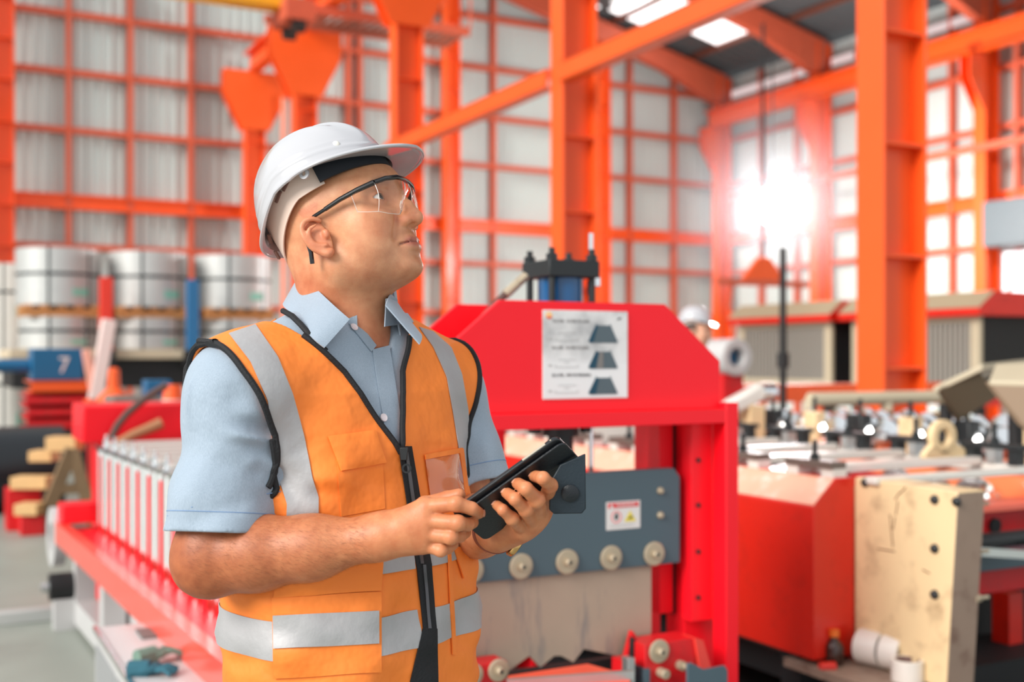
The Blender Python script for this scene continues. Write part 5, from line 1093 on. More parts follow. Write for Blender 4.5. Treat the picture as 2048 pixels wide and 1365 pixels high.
# fall of the collar, from the back round to each point
def leaf(sgn, tip, inner, name):
    nu, nv = 40, 8; P = []
    for i in range(nu):
        s = i/(nu-1); t = s*2.50*sgn
        for j in range(nv):
            w = j/(nv-1); drop = (.046 if sgn > 0 else .058)+.004*s; flare = .003+.014*w**1.2; r_ = .067+flare+.012*math.sin(min(s, 1)*PI)*w
            zz = 1.556-.072*s*s-drop*w
            base = cen*A_(1, 1, 0)+A_(0, 0, zz)+(-FT*math.cos(t)+RT*math.sin(t))*r_
            P.append(base)
    P = np.array(P, f32).reshape(nu, nv, 3); k = int(nu*.55)
    # pull the front end to the photographed point
    for j in range(nv):
        w = j/(nv-1); end = inner*(1-w)+tip*w; dlt = end-P[-1, j]
        for i in range(k, nu): s = ((i-k)/(nu-1-k)); P[i, j] += dlt*(s*s*(3-2*s))
    du = np.gradient(P, axis=0); dv = np.gradient(P, axis=1); Nn = np.cross(du, dv); Nn /= np.linalg.norm(Nn, axis=2, keepdims=True)+1e-9
    if (Nn[5, 3]@(P[5, 3]-cen)) < 0: Nn = -Nn
    return grid_patch(name, (P-ORG).reshape(-1, 3), Nn.reshape(-1, 3), nu, nv, .0022, msh, sh)
leaf(1, K(648, 697, 1.545), K(699, 640, 1.572), 'collar_leaf')
leaf(-1, K(838, 690, 1.600), K(770, 612, 1.600), 'collar_leaf')
quad_patch('collar_stand', [(771, 598), (790, 594), (826, 646), (768, 654)], neck_surf, .007, .002, msh, sh)
# placket and buttons
M_btn = mat('button_pearl', (236, 222, 226), .25, coat=.6)
quad_patch('placket', [(744, 700), (778, 692), (812, 905), (776, 905)], shirt_solid, .0004, .0014, msh, sh)
quad_patch('open_edge', [(697, 648), (713, 643), (752, 692), (742, 704)], shirt_solid, .0006, .0016, msh, sh, 10, 4)
for px, py in ((708, 655), (767, 836)):
    D = np.array([[(px-1024)/F, 1, -(py-HOR)/F]]); P, _ = trace(shirt_solid if px != 833 else (lambda p: sph(p, K(831, 648, 1.66), .06)), np.array([[0, 0, CZ]])+D*1.2, D, off=.0022); n_ = grad(shirt_solid, P)[0] if px != 833 else A_(.3, -.9, .2)
    MB().lathe([(.001, .0), (.0055, 0), (.0060, .001), (.0055, .002), (.004, .0014), (.001, .0014)], Vector(map(float, P[0]-ORG)), Vector(map(float, n_)), 20).build('button', M_btn, sh)
# -------- vest
M_vest = mat('vest_orange', (255, 136, 50), .62, var=.05, vscale=6, bump=.8, bscale=9, bdist=.02)
M_vin = mat('vest_inside', (206, 24, 20), .7)
M_refl = mat('reflective_silver', (172, 172, 174), .52, var=.08, vscale=14, bump=.5, bscale=40, metal=.15)
M_bind = mat('binding_black', (22, 24, 28), .75, bump=.3, bscale=300)
def Lp(z): return np.interp(z, [.85, 1.225, 1.232, 1.246, 1.273, 1.318, 1.358, 1.403, 1.44, 1.48], [.6, .6, .186, .178, .178, .186, .206, .226, .238, .238]).astype(f32)
def Lz(z): return np.interp(z, [.85, 1.225, 1.235, 1.26, 1.31, 1.37, 1.41, 1.44, 1.48], [.6, .6, .158, .160, .170, .192, .204, .208, .208]).astype(f32)
ZV = 1.287
def vcar(P):
    d = core(P); d = smin(d, sph(P, SR+A_(.012, .006, -.008), .058), .05); d = smin(d, sph(P, SL+A_(-.012, 0, .004), .052), .05); z = P[:, 2]; q = P-TC; lat = q@RT; fw = q@FT
    loose = np.interp(z, [.85, 1.0, 1.12, 1.25, 1.40], [.016, .012, .010, .007, .008]).astype(f32)
    w = np.interp(z, [.9, 1.1, 1.25, 1.4], [1, .8, .5, .25]).astype(f32)
    wr = w*(.0030*np.sin(lat*60+z*18)+.0022*np.sin(z*70+lat*38+1)+.0014*np.sin(z*120-lat*70))
    return d-loose-.004+wr+folds(P, FV)
def vest(P):
    z = P[:, 2]; q = P-TC; lat = q@RT; fw = q@FT; d = vcar(P)
    sh_ = smax(d, -(d+.0062), .0008)
    sh_ = smax(sh_, np.where(lat > 0, lat-Lp(z), -lat-Lz(z)), .002)
    v = smax(np.abs(lat-.012)-(np.clip((z-ZV)*np.where(lat > .012, .60, .30), -.2, .2)+np.clip((z-1.40)*.3, 0, 1)), -fw-.055+np.clip((z-1.44), 0, 1)*0, .003)
    sh_ = smax(sh_, -v, .002)
    nk = np.sqrt(lat**2+(fw+.012)**2)-.098; sh_ = smax(sh_, -smax(nk, 1.41-z, .003), .002)
    slit = smax(np.abs(lat-.012+(.99-z)*.25)-np.clip((.90-z)*.45, -.1, .1), -fw, .002); sh_ = smax(sh_, -slit, .002)
    return smax(sh_, .875-z, .002)
V, Q_ = mesh_sdf(vest, (-.54, 1.36, .86), (.06, 2.0, 1.52), .0028)
ve = mp('safety_vest', V, Q_, M_vest)
def onvest(lat, z, front=True, off=.0005, sgn=None):
    """points on the vest at given lateral / height, marching from front or back"""
    lat = np.asarray(lat, float); z = np.asarray(z, float); s = 1 if front else -1
    base = TC[None]+lat[:, None]*RT+np.stack([0*z, 0*z, z], 1); O = base+FT*(.35*s); P, ok = trace(vcar, O, np.tile(-FT*s, (len(O), 1)), off=off); return P
def tube_on(name, lat, z, r, front=True, m=M_bind, parent=None):
    P = onvest(lat, z, front); P = P[(np.abs(vcar(P)) < .004)]; return MB().tube([tuple(map(float, p-ORG)) for p in P], r, 8).build(name, m, parent or ve)
# V neck binding
zz = np.linspace(ZV, 1.450, 40)
for s_ in (1, -1):
    lt = .012+s_*(np.clip((zz-ZV)*(.60 if s_ > 0 else .30), 0, .2)+np.clip((zz-1.40)*.3, 0, 1)); tube_on('neck_binding', lt, zz, .0042)
# armhole bindings: down the front, under the arm, up the back
zz = np.linspace(1.447, 1.236, 40)
def armhole(s_):
    lt = Lp(np.clip(zz, 1.233, 2)).astype(float) if s_ > 0 else s_*np.interp(zz, [1.235, 1.26, 1.31, 1.37, 1.41, 1.44, 1.48], [.158, .160, .170, .192, .204, .208, .208]); Pf = onvest(lt, zz, True); Pb = onvest(lt[::-1], zz[::-1], False)
    O = TC+RT*s_*.4+A_(0, 0, 1.232); 
    P = np.concatenate([Pf, Pb]); P = P[np.abs(vcar(P)) < .004]; P = np.concatenate([P, P[:1]]); return MB().tube([tuple(map(float, p-ORG)) for p in P], .0046, 8).build('armhole_binding', M_bind, ve)
armhole(1); armhole(-1)
_lt = Lp(np.clip(np.linspace(1.447, 1.240, 60), 1.236, 2)).astype(float); _P = onvest(_lt, np.linspace(1.447, 1.240, 60)); _P = _P[np.abs(vcar(_P)) < .006]
def top2(p): return np.minimum(vcar(p), shirt_solid(p))
_O = np.tile(np.array([[0, 0, CZ]], f32), (len(_P), 1)); _D = _P-_O; _s = _O+_D*.8; _Q, _ = trace(top2, _s, _D, off=.0005); _Q = _Q[np.linalg.norm(_Q-_P, axis=1) < .05]
MB().tube([tuple(map(float, p-ORG)) for p in _Q], .0046, 8).build('armhole_binding', M_bind, ve)
_px = np.array([(566, 622), (584, 632), (602, 650), (622, 673), (640, 690), (652, 703)], float); _D = np.stack([(_px[:, 0]-1024)/F, np.ones(6), -(_px[:, 1]-HOR)/F], 1); _Q, _ = trace(vcar, np.array([[0, 0, CZ]])+_D*1.3, _D, off=.0006); _Q = _Q[np.abs(vcar(_Q)) < .012]
if len(_Q) > 2: MB().tube([tuple(map(float, p-ORG)) for p in _Q], .0042, 8).build('neck_binding', M_bind, ve)
# back of the right armhole standing off behind the shoulder
c1 = [K(x, y, d) for x, y, d in ((371, 772, 1.600), (373, 738, 1.600), (388, 712, 1.592), (412, 696, 1.580), (440, 686, 1.555))]; c2 = [K(x, y, d) for x, y, d in ((384, 780, 1.600), (402, 750, 1.590), (426, 726, 1.580), (455, 712, 1.565), (486, 704, 1.550))]
def interp(c, n):
    c = np.array(c); t = np.linspace(0, len(c)-1, n); return np.stack([np.interp(t, range(len(c)), c[:, k]) for k in range(3)], 1)
a_, b_ = interp(c1, 24), interp(c2, 24); P = np.stack([a_*(1-v)+b_*v for v in np.linspace(0, .5, 6)], 1).reshape(-1, 3); Nn = np.tile(A_(.0, -1, .2)/1.02, (len(P), 1)); grid_patch('armhole_facing', P-ORG, Nn, 24, 6, .003, M_vest, ve)
P = np.stack([a_*(1-v)+b_*v+A_(.004*v, .01*v, 0) for v in np.linspace(.5, 1.15, 6)], 1).reshape(-1, 3); grid_patch('armhole_lining', P-ORG, Nn, 24, 6, .003, M_vin, ve)
MB().tube([tuple(map(float, p-ORG)) for p in a_], .0046, 8).build('armhole_binding', M_bind, ve)
_px = np.array([(545, 880), (549, 905), (551, 925), (549, 945), (543, 962), (536, 976)], float); _D = np.stack([(_px[:, 0]-1024)/F, np.ones(6), -(_px[:, 1]-HOR)/F], 1); _Q, _ = trace(top2, np.array([[0, 0, CZ]])+_D*1.2, _D, off=.0006); MB().tube([tuple(map(float, p-ORG)) for p in _Q], .0046, 8).build('armhole_binding', M_bind, ve)
def edge_patch(name, Lp_, Rp_, n, off, th, m):
    a, b = np.array(Lp_, float), np.array(Rp_, float); t = np.linspace(0, len(a)-1, n); a2 = np.stack([np.interp(t, range(len(a)), a[:, k]) for k in (0, 1)], 1); b2 = np.stack([np.interp(t, range(len(b)), b[:, k]) for k in (0, 1)], 1)
    px = np.stack([a2*(1-v)+b2*v for v in np.linspace(0, 1, 7)], 1).reshape(-1, 2); D = np.stack([(px[:, 0]-1024)/F, np.ones(len(px)), -(px[:, 1]-HOR)/F], 1); P, _ = trace(vcar, np.array([0, 0, CZ])+D*1.2, D, off=off); return grid_patch(name, P-ORG, grad(vcar, P), n, 7, th, m, ve)
# reflective tapes
def strip_v(s_, z0, z1, front, nm='shoulder_tape'):
    nz_, nl = 60, 6; L_, Z_ = np.meshgrid(np.linspace(0, 1, nl), np.linspace(z0, z1, nz_))
    if s_ > 0 and front: o_ = np.interp(Z_, [1.15, 1.19, 1.25, 1.318, 1.40, 1.446], [.156, .160, .170, .180, .196, .198]); lat = o_-.050*L_
    elif front: o_ = np.interp(Z_, [1.15, 1.25, 1.32, 1.40, 1.446], [.142, .142, .138, .124, .108]); lat = -o_+.048*L_
    else: lat = s_*(.088+.052*L_)
    P = onvest(lat.ravel(), Z_.ravel(), front); return grid_patch(nm, P-ORG, grad(vcar, P), nz_, nl, .0012, M_refl, ve)
for s_ in (1, -1):
    strip_v(s_, 1.150, 1.440, False)
def band(z0, z1, a0, a1, nm='waist_tape', off=.0008, m=M_refl, n=120, th=.0012):
    tt = np.linspace(a0, a1, n); T_, Z_ = np.meshgrid(tt, np.linspace(z0, z1, 5), indexing='ij'); T_ = T_.ravel(); Z_ = Z_.ravel()
    dirs = FT[None]*np.cos(T_)[:, None]+RT[None]*np.sin(T_)[:, None]; O = TC+dirs*.4+np.stack([0*Z_, 0*Z_, Z_], 1); P, ok = trace(vcar, O, -dirs, off=off); return grid_patch(nm, P-ORG, grad(vcar, P), n, 5, th, m, ve)
band(1.022, 1.072, .03, 2*PI-.03); band(1.128, 1.178, .03, 2*PI-.03)
edge_patch('shoulder_tape', [(458, 668), (501, 724), (535, 801), (546, 875), (556, 955), (574, 1009), (572, 1075)], [(511, 650), (555, 714), (585, 788), (609, 875), (625, 955), (637, 996), (637, 1075)], 60, .0006, .0012, M_refl)
edge_patch('shoulder_tape', [(838, 655), (866, 694), (893, 754), (905, 821), (917, 895), (922, 960)], [(866, 664), (902, 696), (923, 748), (936, 821), (939, 902), (941, 960)], 50, .0006, .0012, M_refl)
# zip
def quadv(name, quad, off, th, m, nu=14, nv=14, puff=0): return quad_patch(name, quad, vcar, off, th, m, ve, nu, nv, 1.2, puff)
quadv('zip_tape', [(796, 893), (822, 893), (862, 1130), (832, 1130)], .001, .002, M_bind, 4, 24)
quadv('zip_tape', [(832, 1128), (862, 1128), (872, 1260), (846, 1260)], .001, .002, M_bind, 4, 16)
quadv('zip_tape', [(845, 1258), (873, 1258), (876, 1430), (804, 1430)], .001, .002, M_bind, 8, 20)
zt_ = quadv('zip_teeth', [(809, 905), (815, 905), (847, 1128), (841, 1128)], .003, .0016, mat('zip_teeth', (92, 92, 96), .4, metal=.6), 3, 40)
quadv('zip_teeth', [(845, 1130), (851, 1130), (862, 1258), (856, 1258)], .003, .0016, MATS['zip_teeth'], 3, 30)
D = np.array([[(808-1024)/F, 1, -(908-HOR)/F]]); P, _ = trace(vcar, np.array([[0, 0, CZ]])+D*1.2, D, off=.004); p = Vector(map(float, P[0]-ORG))
MB().prism([p+Vector((-.006, 0, .009)), p+Vector((.006, 0, .009)), p+Vector((.0045, 0, -.009)), p+Vector((-.0045, 0, -.009))], (0, -.005, 0)).build('zip_slider', M_blk, ve, bevel=.001)
b = MB(); b._ring(p+Vector((.004, -.006, -.020)), (.2, -1, .1), .0068, .0042, .002, 20); b.build('zip_pull', M_blk, ve)
# pockets
quadv('chest_flap', [(655, 873), (750, 860), (772, 926), (682, 943)], .0015, .0022, M_vest, puff=.003)
quadv('pocket_patch', [(672, 905), (764, 905), (770, 1018), (682, 1034)], .0004, .0008, M_vest)
M_clear = mat('clear_vinyl', (255, 150, 84), .10, coat=1, trans=.45)
quadv('id_window', [(850, 916), (921, 905), (935, 1000), (862, 1004)], .002, .0006, M_clear, puff=.003)
quadv('id_window_hem', [(849, 910), (923, 896), (923, 906), (850, 920)], .002, .0022, M_vest, 12, 4); quadv('id_window_edge', [(917, 900), (925, 898), (938, 1000), (930, 1002)], .002, .0022, M_vest, 4, 12)
quadv('pocket_flap', [(560, 1128), (766, 1120), (762, 1182), (548, 1196)], .002, .0022, M_vest, puff=.003)
quadv('pocket_body', [(545, 1196), (762, 1184), (762, 1345), (548, 1358)], .0010, .0018, M_vest)
quadv('pocket_tape', [(546, 1232), (758, 1222), (758, 1288), (547, 1298)], .0034, .0010, M_refl)
quadv('pocket_flap', [(905, 1092), (934, 1098), (938, 1150), (926, 1158)], .002, .0022, M_vest, 8, 8)
quadv('side_seam', [(894, 1095), (900, 1095), (912, 1310), (904, 1310)], .0015, .0018, M_vest, 3, 24)
# -------- trousers and shoes
def trousers(P):
    q = P-TC; lat = q@RT; fw = q@FT; s = np.stack([np.abs(lat), fw, P[:, 2]], 1)
    d = ell(s, (0, -.01, .88), (.172, .125, .14)); d = smin(d, rc(s, (.085, 0, .82), (.095, .01, .48), .092, .066), .05); d = smin(d, rc(s, (.095, .01, .48), (.10, -.015, .09), .064, .052), .03)
    return smax(smax(d, P[:, 2]-.955, .01), .045-P[:, 2], .003)
V, Q_ = mesh_sdf(trousers, (-.56, 1.36, 0), (.1, 2.0, 1.0), .008); mp('trousers', V, Q_, mat('trousers_dark', (34, 38, 50), .85, bump=.3, bscale=40))
for s_ in (1, -1):
    def shoe(P, s_=s_):
        q = P-TC; s = np.stack([q@RT-s_*.10, q@FT, P[:, 2]], 1); d = rc(s, (0, -.05, .045), (0, .13, .035), .042, .036); d = smin(d, rc(s, (0, -.03, .05), (0, -.02, .11), .042, .04), .03); return smax(d, .0-P[:, 2], .003)
    V, Q_ = mesh_sdf(shoe, (-.56, 1.36, -.02), (.12, 2.0, .18), .006); mp('work_shoe', V, Q_, mat('shoe_black', (30, 27, 25), .45))

# -------- hair on the forearms
M_hair = mat('arm_hair', (120, 74, 48), .6); rng = np.random.default_rng(5)
def armhair(E, Wr, n, r0, r1, parent):
    ax = (Wr-E)/np.linalg.norm(Wr-E); a = np.cross(ax, A_(0, 0, 1)); a /= np.linalg.norm(a); b2 = np.cross(ax, a); t = rng.uniform(-.02, .98, n)[:, None]; th = rng.uniform(0, 2*PI, n)[:, None]
    dr = (a*np.cos(th)+b2*np.sin(th)).astype(f32); P, ok = trace(arms, (E+(Wr-E)*t+dr*.09).astype(f32), -dr); nn = grad(arms, P); g = ax*.75+A_(0, 0, -.35)+rng.normal(0, .25, (n, 3)); g -= nn*(g*nn).sum(1)[:, None]; g /= np.linalg.norm(g, axis=1, keepdims=True)
    L_ = rng.uniform(.006, .013, n)[:, None]; s_ = np.cross(g, nn)*.00006; m1 = P+g*L_*.5+nn*L_*.16; tip = P+g*L_+nn*L_*.20; vs = np.stack([P-s_, P+s_, m1+s_*.8, m1-s_*.8, tip], 1).reshape(-1, 3)-ORG
    b = MB(); b.v = [tuple(map(float, v)) for v in vs]; b.f = [f_ for i in range(n) for f_ in ((5*i, 5*i+1, 5*i+2, 5*i+3), (5*i+3, 5*i+2, 5*i+4))]
    o = b.build('arm_hair', M_hair, man, smooth=0); o['kind'] = 'stuff'
armhair(ER, WR, 5200, .05, .03, man); armhair(EL, WL, 1500, .05, .03, man)
# ================================================================ hard hat, glasses, tablet, watch
def helmet(parent, name, label, M3, O3, group=None, detail=True):
    """M3 rows forward,right,up; O3 rim centre (already relative to the parent)"""
    M_h = mat('hat_white', (188, 189, 194), .22, coat=.6, var=.01, vscale=3)
    t = bpy.data.objects.new(name, None); C.objects.link(t); t.parent = parent
    if label: tag(t, label, 'hard hat', group)
    def Pt(f, r, u): return tuple(map(float, O3+np.array([f, r, u], f32)@M3))
    nt_, nr_ = 120, 64; vs = []; fs = []
    def rim(th): c, s = math.cos(th), math.sin(th); return c, s
    for j in range(nr_+1):
        ph = (j/nr_)*PI/2
        for i in range(nt_):
            th = 2*PI*i/nt_; c, s = math.cos(th), math.sin(th)
            a = (.107 if c > 0 else .109); w = .099
            cr = math.cos(ph)**.82; hz = math.sin(ph)**.95
            f = a*c*cr; r = w*s*cr
            base = .030*abs(s)**1.5*(1 if c > -.2 else max(0, 1-(-.2-c)*1.4))-.006*max(0, -c)+.018*max(0, c)*(1-abs(s))
            u = base+(.112-base)*hz
            fl = 1+.026*math.exp(-(hz/.05)**2); fl += .012*math.exp(-((hz-.21)/.022)**2)+.006*math.exp(-((hz-.33)/.02)**2)*(abs(s) > .5); f *= fl; r *= fl
            # crown ridge and side ribs
            k = math.exp(-(r/.020)**4)*min(1, hz*2.2); u += .0065*k*(1-max(0, f/.13)**3*.8)
            k2 = math.exp(-((abs(r)-.050)/.010)**2)*max(0, min(1, (hz-.35)*3))*(1 if abs(f) < .09 else .3); f *= 1+.010*k2; r *= 1+.028*k2; u += .002*k2
            vs.append(Pt(f, r, u))
    for j in range(nr_):
        for i in range(nt_): fs.append((j*nt_+i, j*nt_+(i+1) % nt_, (j+1)*nt_+(i+1) % nt_, (j+1)*nt_+i))
    # brim: rings outwards from the rim
    n0 = len(vs); rings = 6; idx = [list(range(nt_))]
    for q in range(1, rings+1):
        row = []; w_ = q/rings
        for i in range(nt_):
            th = 2*PI*i/nt_; c, s = math.cos(th), math.sin(th); a = (.107 if c > 0 else .109); w = .099
            ext = .009+.038*max(0, (c-.10)/.90)**.85 if c > .1 else .006+(.006*max(0, -c-.6))
            base = .030*abs(s)**1.5*(1 if c > -.2 else max(0, 1-(-.2-c)*1.4))-.006*max(0, -c)+.018*max(0, c)*(1-abs(s))
            f = a*c*1.026+ext*w_*c; r = w*s*1.026+ext*w_*s*.7; u = base-.004*w_-.012*max(0, c)**2*w_
            row.append(len(vs)); vs.append(Pt(f, r, u))
        idx.append(row)
    for q in range(rings):
        for i in range(nt_): fs.append((idx[q][i], idx[q+1][i], idx[q+1][(i+1) % nt_], idx[q][(i+1) % nt_]))
    b = MB(); b.add(vs, fs); o = b.build('hat_shell', M_h, t, smooth=50)
    me = o.data; bm = bmesh.new(); bm.from_mesh(me); bmesh.ops.remove_doubles(bm, verts=bm.verts, dist=.0003); bm.to_mesh(me); bm.free()
    for p in me.polygons: p.use_smooth = True
    so = o.modifiers.new('thick', 'SOLIDIFY'); so.thickness = .0028; so.offset = -1 if 0 else 0
    if not detail: return t
    # edge bead
    b = MB(); b.tube([vs[i] for i in idx[-1]]+[vs[idx[-1][0]]], .0024, 8); b.build('rim_bead', M_h, t)
    # head band and nape strap
    M_band = mat('band_beige', (226, 204, 190), .55); nb = 72
    P = []; Nn = []
    for i in range(nb):
        th = math.radians(64)+(2*PI-2*math.radians(64))*i/(nb-1); c, s = math.cos(th), math.sin(th)
        back = max(0, -c)
        for j in range(6):
            v = j/5; top = .040-.012*back; bot = .004-.052*back**1.3; u = top+(bot-top)*v; sc = 1-.04*v
            p = np.array([.0985*c*sc-.004+(.004*back), .0862*s*sc, u], f32); P.append(np.array(Pt(*p))); n = np.array([c, s*1.1, 0], f32)@M3; Nn.append(n/np.linalg.norm(n))
    grid_patch('head_band', np.array(P), np.array(Nn), nb, 6, .002, M_band, t)
    # sweat band in front
    P = []; Nn = []
    for i in range(40):
        th = math.radians(-70)+math.radians(140)*i/39; c, s = math.cos(th), math.sin(th)
        for j in range(4):
            v = j/3; P.append(np.array(Pt(.1015*c+.000, .0870*s, .036-.030*v))); n = np.array([c, s, 0], f32)@M3; Nn.append(n/np.linalg.norm(n))
    grid_patch('sweat_band', np.array(P), np.array(Nn), 40, 4, .004, mat('sweat_black', (26, 32, 40), .7), t)
    # slots in the band, side lug
    for th, u in ((1.75, .028), (1.55, .034), (2.5, .0), (2.7, -.02)):
        c, s = math.cos(th), math.sin(th); p = Vector(Pt(.101*c-.004, .0885*s, u)); q = Vector(Pt(.101*math.cos(th+.16)-.004, .0885*math.sin(th+.16), u-.008)); MB().bar(p, q, .004, .003, up=Vector(map(float, M3[1]))).build('band_slot', mat('slot_brown', (124, 92, 82), .7), t)
    for th in (1.30, -1.30):
        c, s = math.cos(th), math.sin(th); p = Pt(.104*c, .104*s, .022); b = MB(); b._ring(Vector(p), Vector(map(float, M3[1]*(1 if s > 0 else -1))), .0075, .0032, .003, 20); b.build('chin_strap_lug', M_h, t)
        p = Vector(Pt(.103*math.cos(.75), .097*math.sin(.75)*(1 if s > 0 else -1), .045)); b = MB(); b.ball(p, .006, 12, (1, .6, 1)); b.build('side_stud', mat('stud_cream', (226, 224, 214), .3), t)
    b = MB(); p = Pt(-.108, .030, .003); b.ball(p, .007, 12); b.build('rear_knob', M_h, t)
    return t
HM2 = frame(math.radians(30)); hc_ = K(664, 415, 1.662)
hat = helmet(man, 'hard_hat', None, HM2, hc_-ORG+A_(0, 0, .0)); hat['label'] = 'white hard hat with beige head band and black sweat band'
# ---------------------------------------------------------------- glasses
M_gf = mat('glasses_black', (16, 18, 22), .22, coat=.6)
gl = bpy.data.objects.new('safety_glasses', None); C.objects.link(gl); gl.parent = man; gl['label'] = 'clear safety glasses with black brow bar and temples'
def G(f, r, u): return Vector(map(float, fromH((f, r, u))-ORG))
def IH(px, py, r): v = invH(px, py, r); return (float(v[0]), float(v[1]), float(v[2]))
TM = [IH(*v) for v in ((628, 433, .0815), (650, 419, .0815), (680, 399, .0805), (715, 380, .0780), (748, 365, .0715))]
BR = [IH(*v) for v in ((748, 365, .0715), (770, 357, .058), (792, 354.5, .040), (806, 358, .020), (814, 363, .0))]
def FAR(p): f, r, u = p; w = min(1, r/.05); return (f-.012*w, -r*.72, u-.007*w)
def SD(p, s_): return p if s_ > 0 else FAR(p)
for s_ in (1, -1):
    tm = [G(*((f, r*s_, u) if i < 3 or s_ > 0 else FAR((f, r, u)))) for i, (f, r, u) in enumerate([(-.015, .0825, .018)]+TM)]
    MB().tube(tm[:4], .0026, 10).build('temple', M_gf, gl); MB().tube(tm[2:], .0040, 10, rf=lambda s: .8+.25*s).build('temple_sleeve', M_gf, gl)
    MB().tube([G(*((-.012, .086*s_, .000))), G(-.0125, .0855*s_, -.018), G(-.0145, .0855*s_, -.026), G(-.017, .084*s_, -.033)], .0032, 10).build('temple_tip', M_gf, gl)
full = BR+[FAR(p) for p in BR[::-1][1:]]
MB().tube([G(*p) for p in full], .0036, 10).build('brow_bar', M_gf, gl)
mg = bpy.data.materials.new('clear_lens'); mg.use_nodes = True; nt = mg.node_tree; N = nt.nodes; b_ = N['Principled BSDF']; b_.inputs['Transmission Weight'].default_value = 1; b_.inputs['Roughness'].default_value = .02; b_.inputs['IOR'].default_value = 1.10; b_.inputs['Base Color'].default_value = (1, .99, .985, 1); b_.inputs['Coat Weight'].default_value = .35; b_.inputs['Coat Roughness'].default_value = .03; b_.inputs['Coat IOR'].default_value = 1.4
M_le = mat('lens_edge', (240, 228, 220), .15, coat=1)
S0 = [IH(*v) for v in ((703, 392, .080), (725, 379, .0775), (748, 368, .0725))]; S1 = [IH(*v) for v in ((715, 424, .080), (736, 424, .0785), (757, 423, .0735))]
F0 = BR; F1 = [IH(*v) for v in ((757, 423, .0735), (778, 427, .0610), (799, 429, .0430), (803, 418, .0290), (806, 398, .0190))]
for s_ in (1, -1):
    for nm, T0, T1 in (('side_shield', S0, S1), ('lens', F0, F1)):
        nu, nv = 18, 7; a0 = np.array(T0); a1 = np.array(T1); tt = np.linspace(0, len(a0)-1, nu)
        i0 = np.stack([np.interp(tt, range(len(a0)), a0[:, k]) for k in range(3)], 1); i1 = np.stack([np.interp(tt, range(len(a1)), a1[:, k]) for k in range(3)], 1)
        P = []
        for i in range(nu):
            for j in range(nv):
                v = j/(nv-1); p = i0[i]*(1-v)+i1[i]*v; p = p+np.array([.004*math.sin(PI*v) if nm == 'lens' else 0, 0, 0]); P.append(fromH(SD(p, s_))-ORG)
        P = np.array(P).reshape(nu, nv, 3); du = np.gradient(P, axis=0); dv = np.gradient(P, axis=1); Nn = np.cross(du, dv); Nn /= np.linalg.norm(Nn, axis=2, keepdims=True)+1e-9
        if Nn[5, 3]@HM[0]+s_*.6*(Nn[5, 3]@HM[1]) < 0: Nn = -Nn
        o = grid_patch(nm, P.reshape(-1, 3), Nn.reshape(-1, 3), nu, nv, .0014, mg, gl)
        e = [tuple(map(float, P[0, j])) for j in range(nv)]+[tuple(map(float, P[i, -1])) for i in range(nu)]+([tuple(map(float, P[-1, j])) for j in range(nv-1, -1, -1)] if nm == 'lens' else [])
        MB().tube(e, .0005, 6).build('lens_rim', M_le, o)
    q = [IH(*v) for v in ((803, 402, .017), (806, 412, .018), (804, 422, .019), (801, 412, .019), (803, 402, .017))]; MB().tube([G(f+.0, r*s_, u) for f, r, u in q], .0009, 6).build('nose_pad', M_le, gl)
# ---------------------------------------------------------------- tablet (its own thing, held by the man)
def W3(p): x, y, z = map(float, p); return Vector((x*CA+y*SA, -x*SA+y*CA, z))
M_case = mat('case_black', (20, 26, 32), .42, bump=.15, bscale=400); M_caseb = mat('case_side', (30, 32, 36), .3); 
tb = empty('tablet', W3(TP0), 0, 'small black tablet in a folding case held in both hands of the man', 'tablet')
def TT(a, b_, c): return W3(TP0+e1*a+e2*b_+e3*c)-W3(TP0)
LN = .143; WD = .067
def rslab(a0, a1, b0, b1, c0, c1, rr=.010):
    pts = []
    for (ca_, cb_, st) in ((a1-rr, b1-rr, 0), (a0+rr, b1-rr, 1), (a0+rr, b0+rr, 2), (a1-rr, b0+rr, 3)):
        for k in range(6): t = st*PI/2+k*PI/10; pts.append((ca_+rr*math.cos(t), cb_+rr*math.sin(t)))
    return MB().prism([TT(a, b_, c0) for a, b_ in pts], TT(0, 0, c1-c0))
rslab(-.026, LN, -.012, WD, -.0075, -.0015).build('tablet_body', M_caseb, tb, bevel=.0015)
rslab(-.024, LN+.002, -.004, WD+.002, .0, .0035).build('case_cover', M_case, tb, bevel=.0012)
rslab(-.016, LN-.008, -.004, WD-.008, -.0081, -.0076).build('screen', mat('screen_glass', (12, 14, 18), .08, coat=1), tb)
MB().bar(TT(.088, -.0125, -.0045), TT(.124, -.0125, -.0045), .0012, .003, up=e3).build('volume_button', mat('button_silver', (158, 150, 132), .45), tb, bevel=.0004)
MB().cyl(TT(.132, -.0118, -.0045), TT(.132, -.0125, -.0045), .0011, n=12).build('edge_hole', MATS['button_silver'], tb)
# folded flap hanging from the case end, with its round snap
fp = [K(x, y, 1.462) for x, y in ((1171, 908), (1172, 1018), (1164, 1028), (1108, 1029), (1098, 1020), (1100, 965), (1120, 930))]
O_ = W3(TP0)
MB().prism([W3(p)-O_ for p in fp], W3(A_(0, .006, 0))).build('case_flap', mat('flap_black', (20, 36, 46), .5, bump=.1, bscale=300), tb, bevel=.0015)
c = W3(K(1140, 987, 1.462))-O_; MB().lathe([(.001, .005), (.009, .0045), (.0112, .003), (.0112, 0), (.001, 0)], c, W3(A_(0, -1, 0)), 28).build('snap_button', M_case, tb)
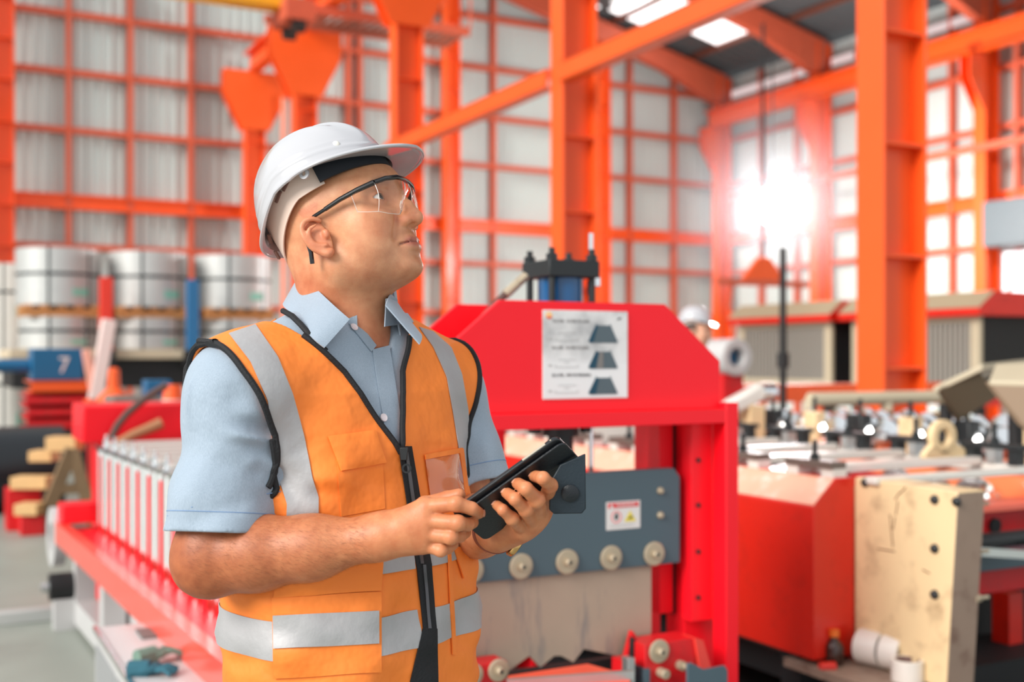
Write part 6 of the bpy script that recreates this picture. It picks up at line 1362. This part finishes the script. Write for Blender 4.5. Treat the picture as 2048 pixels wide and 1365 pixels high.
# ---------------------------------------------------------------- watch
wt = bpy.data.objects.new('wrist_watch', None); C.objects.link(wt); wt.parent = man; wt['label'] = 'watch with brown leather strap and gold case'
axw = (WL-EL); axw /= np.linalg.norm(axw); cw = K(1000, 1062, 1.545)-ORG; cw = WL-axw*.004-ORG
b = MB(); b._ring(Vector(map(float, cw-axw*.008)), Vector(map(float, axw)), .0315, .0295, .017, 36); b.build('strap', mat('strap_leather', (132, 62, 36), .5), wt)
n_ = A_(.75, -.45, -.45); n_ -= axw*(n_@axw); n_ /= np.linalg.norm(n_); cc = Vector(map(float, cw+n_*.031)); MB().lathe([(.001, 0), (.016, 0), (.017, .003), (.016, .007), (.0145, .008), (.001, .0075)], cc, Vector(map(float, n_)), 32).build('watch_case', mat('gold_case', (214, 170, 110), .25, metal=.9), wt)
# ================================================================ second worker
p2 = empty('person', W(1388, 715, 7.5)*1.0, -ALPHA, 'worker in a white hard hat and pale shirt, mostly hidden behind the red press', 'person'); p2.location.z = 0
yaw2 = math.radians(75); O2 = A_(0, 0, 1.585)
c2, s2 = math.cos(-.12), math.sin(-.12); H2 = np.array([[math.sin(yaw2)*c2, -math.cos(yaw2)*c2, s2], [-math.cos(yaw2), -math.sin(yaw2), 0], [-math.sin(yaw2)*s2, math.cos(yaw2)*s2, c2]], f32)
_HM, _HO, _HS, _NB = HM, HO, HS, NB
def body2(P):
    global HM, HO, HS, NB
    HM, HO, HS, NB = H2, O2, 1.0, A_(-.02, 0, 1.44)
    try: d = head(P)
    finally: HM, HO, HS, NB = _HM, _HO, _HS, _NB
    s = np.stack([np.abs(P[:, 1]), P[:, 0], P[:, 2]], 1); return smin(smin(d, rc(s, (.18, .02, 1.10), (.13, .26, 1.08), .035, .03), .01), smin(rc(s, (.18, 0, 1.36), (.18, .02, 1.10), .04, .036), rc(s, (0, 0, 1.40), (.18, 0, 1.36), .05, .04), .02), .02)
V, Q_ = mesh_sdf(body2, (-.3, -.4, 1.0), (.4, .4, 1.78), .005); np_obj('body', V, Q_, mat('skin_plain', (224, 170, 142), .5, sub=.1), p2)
def cl2(P):
    s = np.stack([np.abs(P[:, 1]), P[:, 0], P[:, 2]], 1); d = ell(s, (0, 0, 1.2), (.19, .13, .30)); d = smin(d, rc(s, (.0, -.01, 1.42), (.17, 0, 1.37), .05, .05), .04); return smin(d, rc(s, (.19, 0, 1.37), (.20, .02, 1.12), .055, .06), .02)
V, Q_ = mesh_sdf(cl2, (-.35, -.4, .8), (.4, .4, 1.5), .008); np_obj('shirt', V, Q_, mat('shirt_pale', (236, 232, 226), .8), p2)
def tr2(P):
    s = np.stack([np.abs(P[:, 1]), P[:, 0], P[:, 2]], 1); d = ell(s, (0, 0, .92), (.165, .12, .12)); d = smin(d, rc(s, (.085, 0, .85), (.09, 0, .06), .085, .05), .04); return smin(d, rc(s, (.09, -.04, .04), (.09, .13, .035), .04, .035), .02)
V, Q_ = mesh_sdf(tr2, (-.3, -.35, -.0), (.3, .35, 1.1), .01); np_obj('trousers', V, Q_, MATS['trousers_dark'], p2)
def hr2(P): q = ((P-O2)@H2.T); return smax(ell(q, (-.004, 0, .042), (.103, .083, .092)), q[:, 0]-.03+q[:, 2]*.2, .01)
V, Q_ = mesh_sdf(lambda P: smax(hr2(P), -(((P-O2)@H2.T)[:, 2]+.05), .01), (-.2, -.2, 1.45), (.2, .2, 1.75), .005); np_obj('hair', V, Q_, mat('hair_dark', (34, 36, 40), .7), p2)
h2 = helmet(p2, 'hard_hat', None, H2, O2+A_(0, 0, .055)); h2['label'] = 'plain white hard hat'
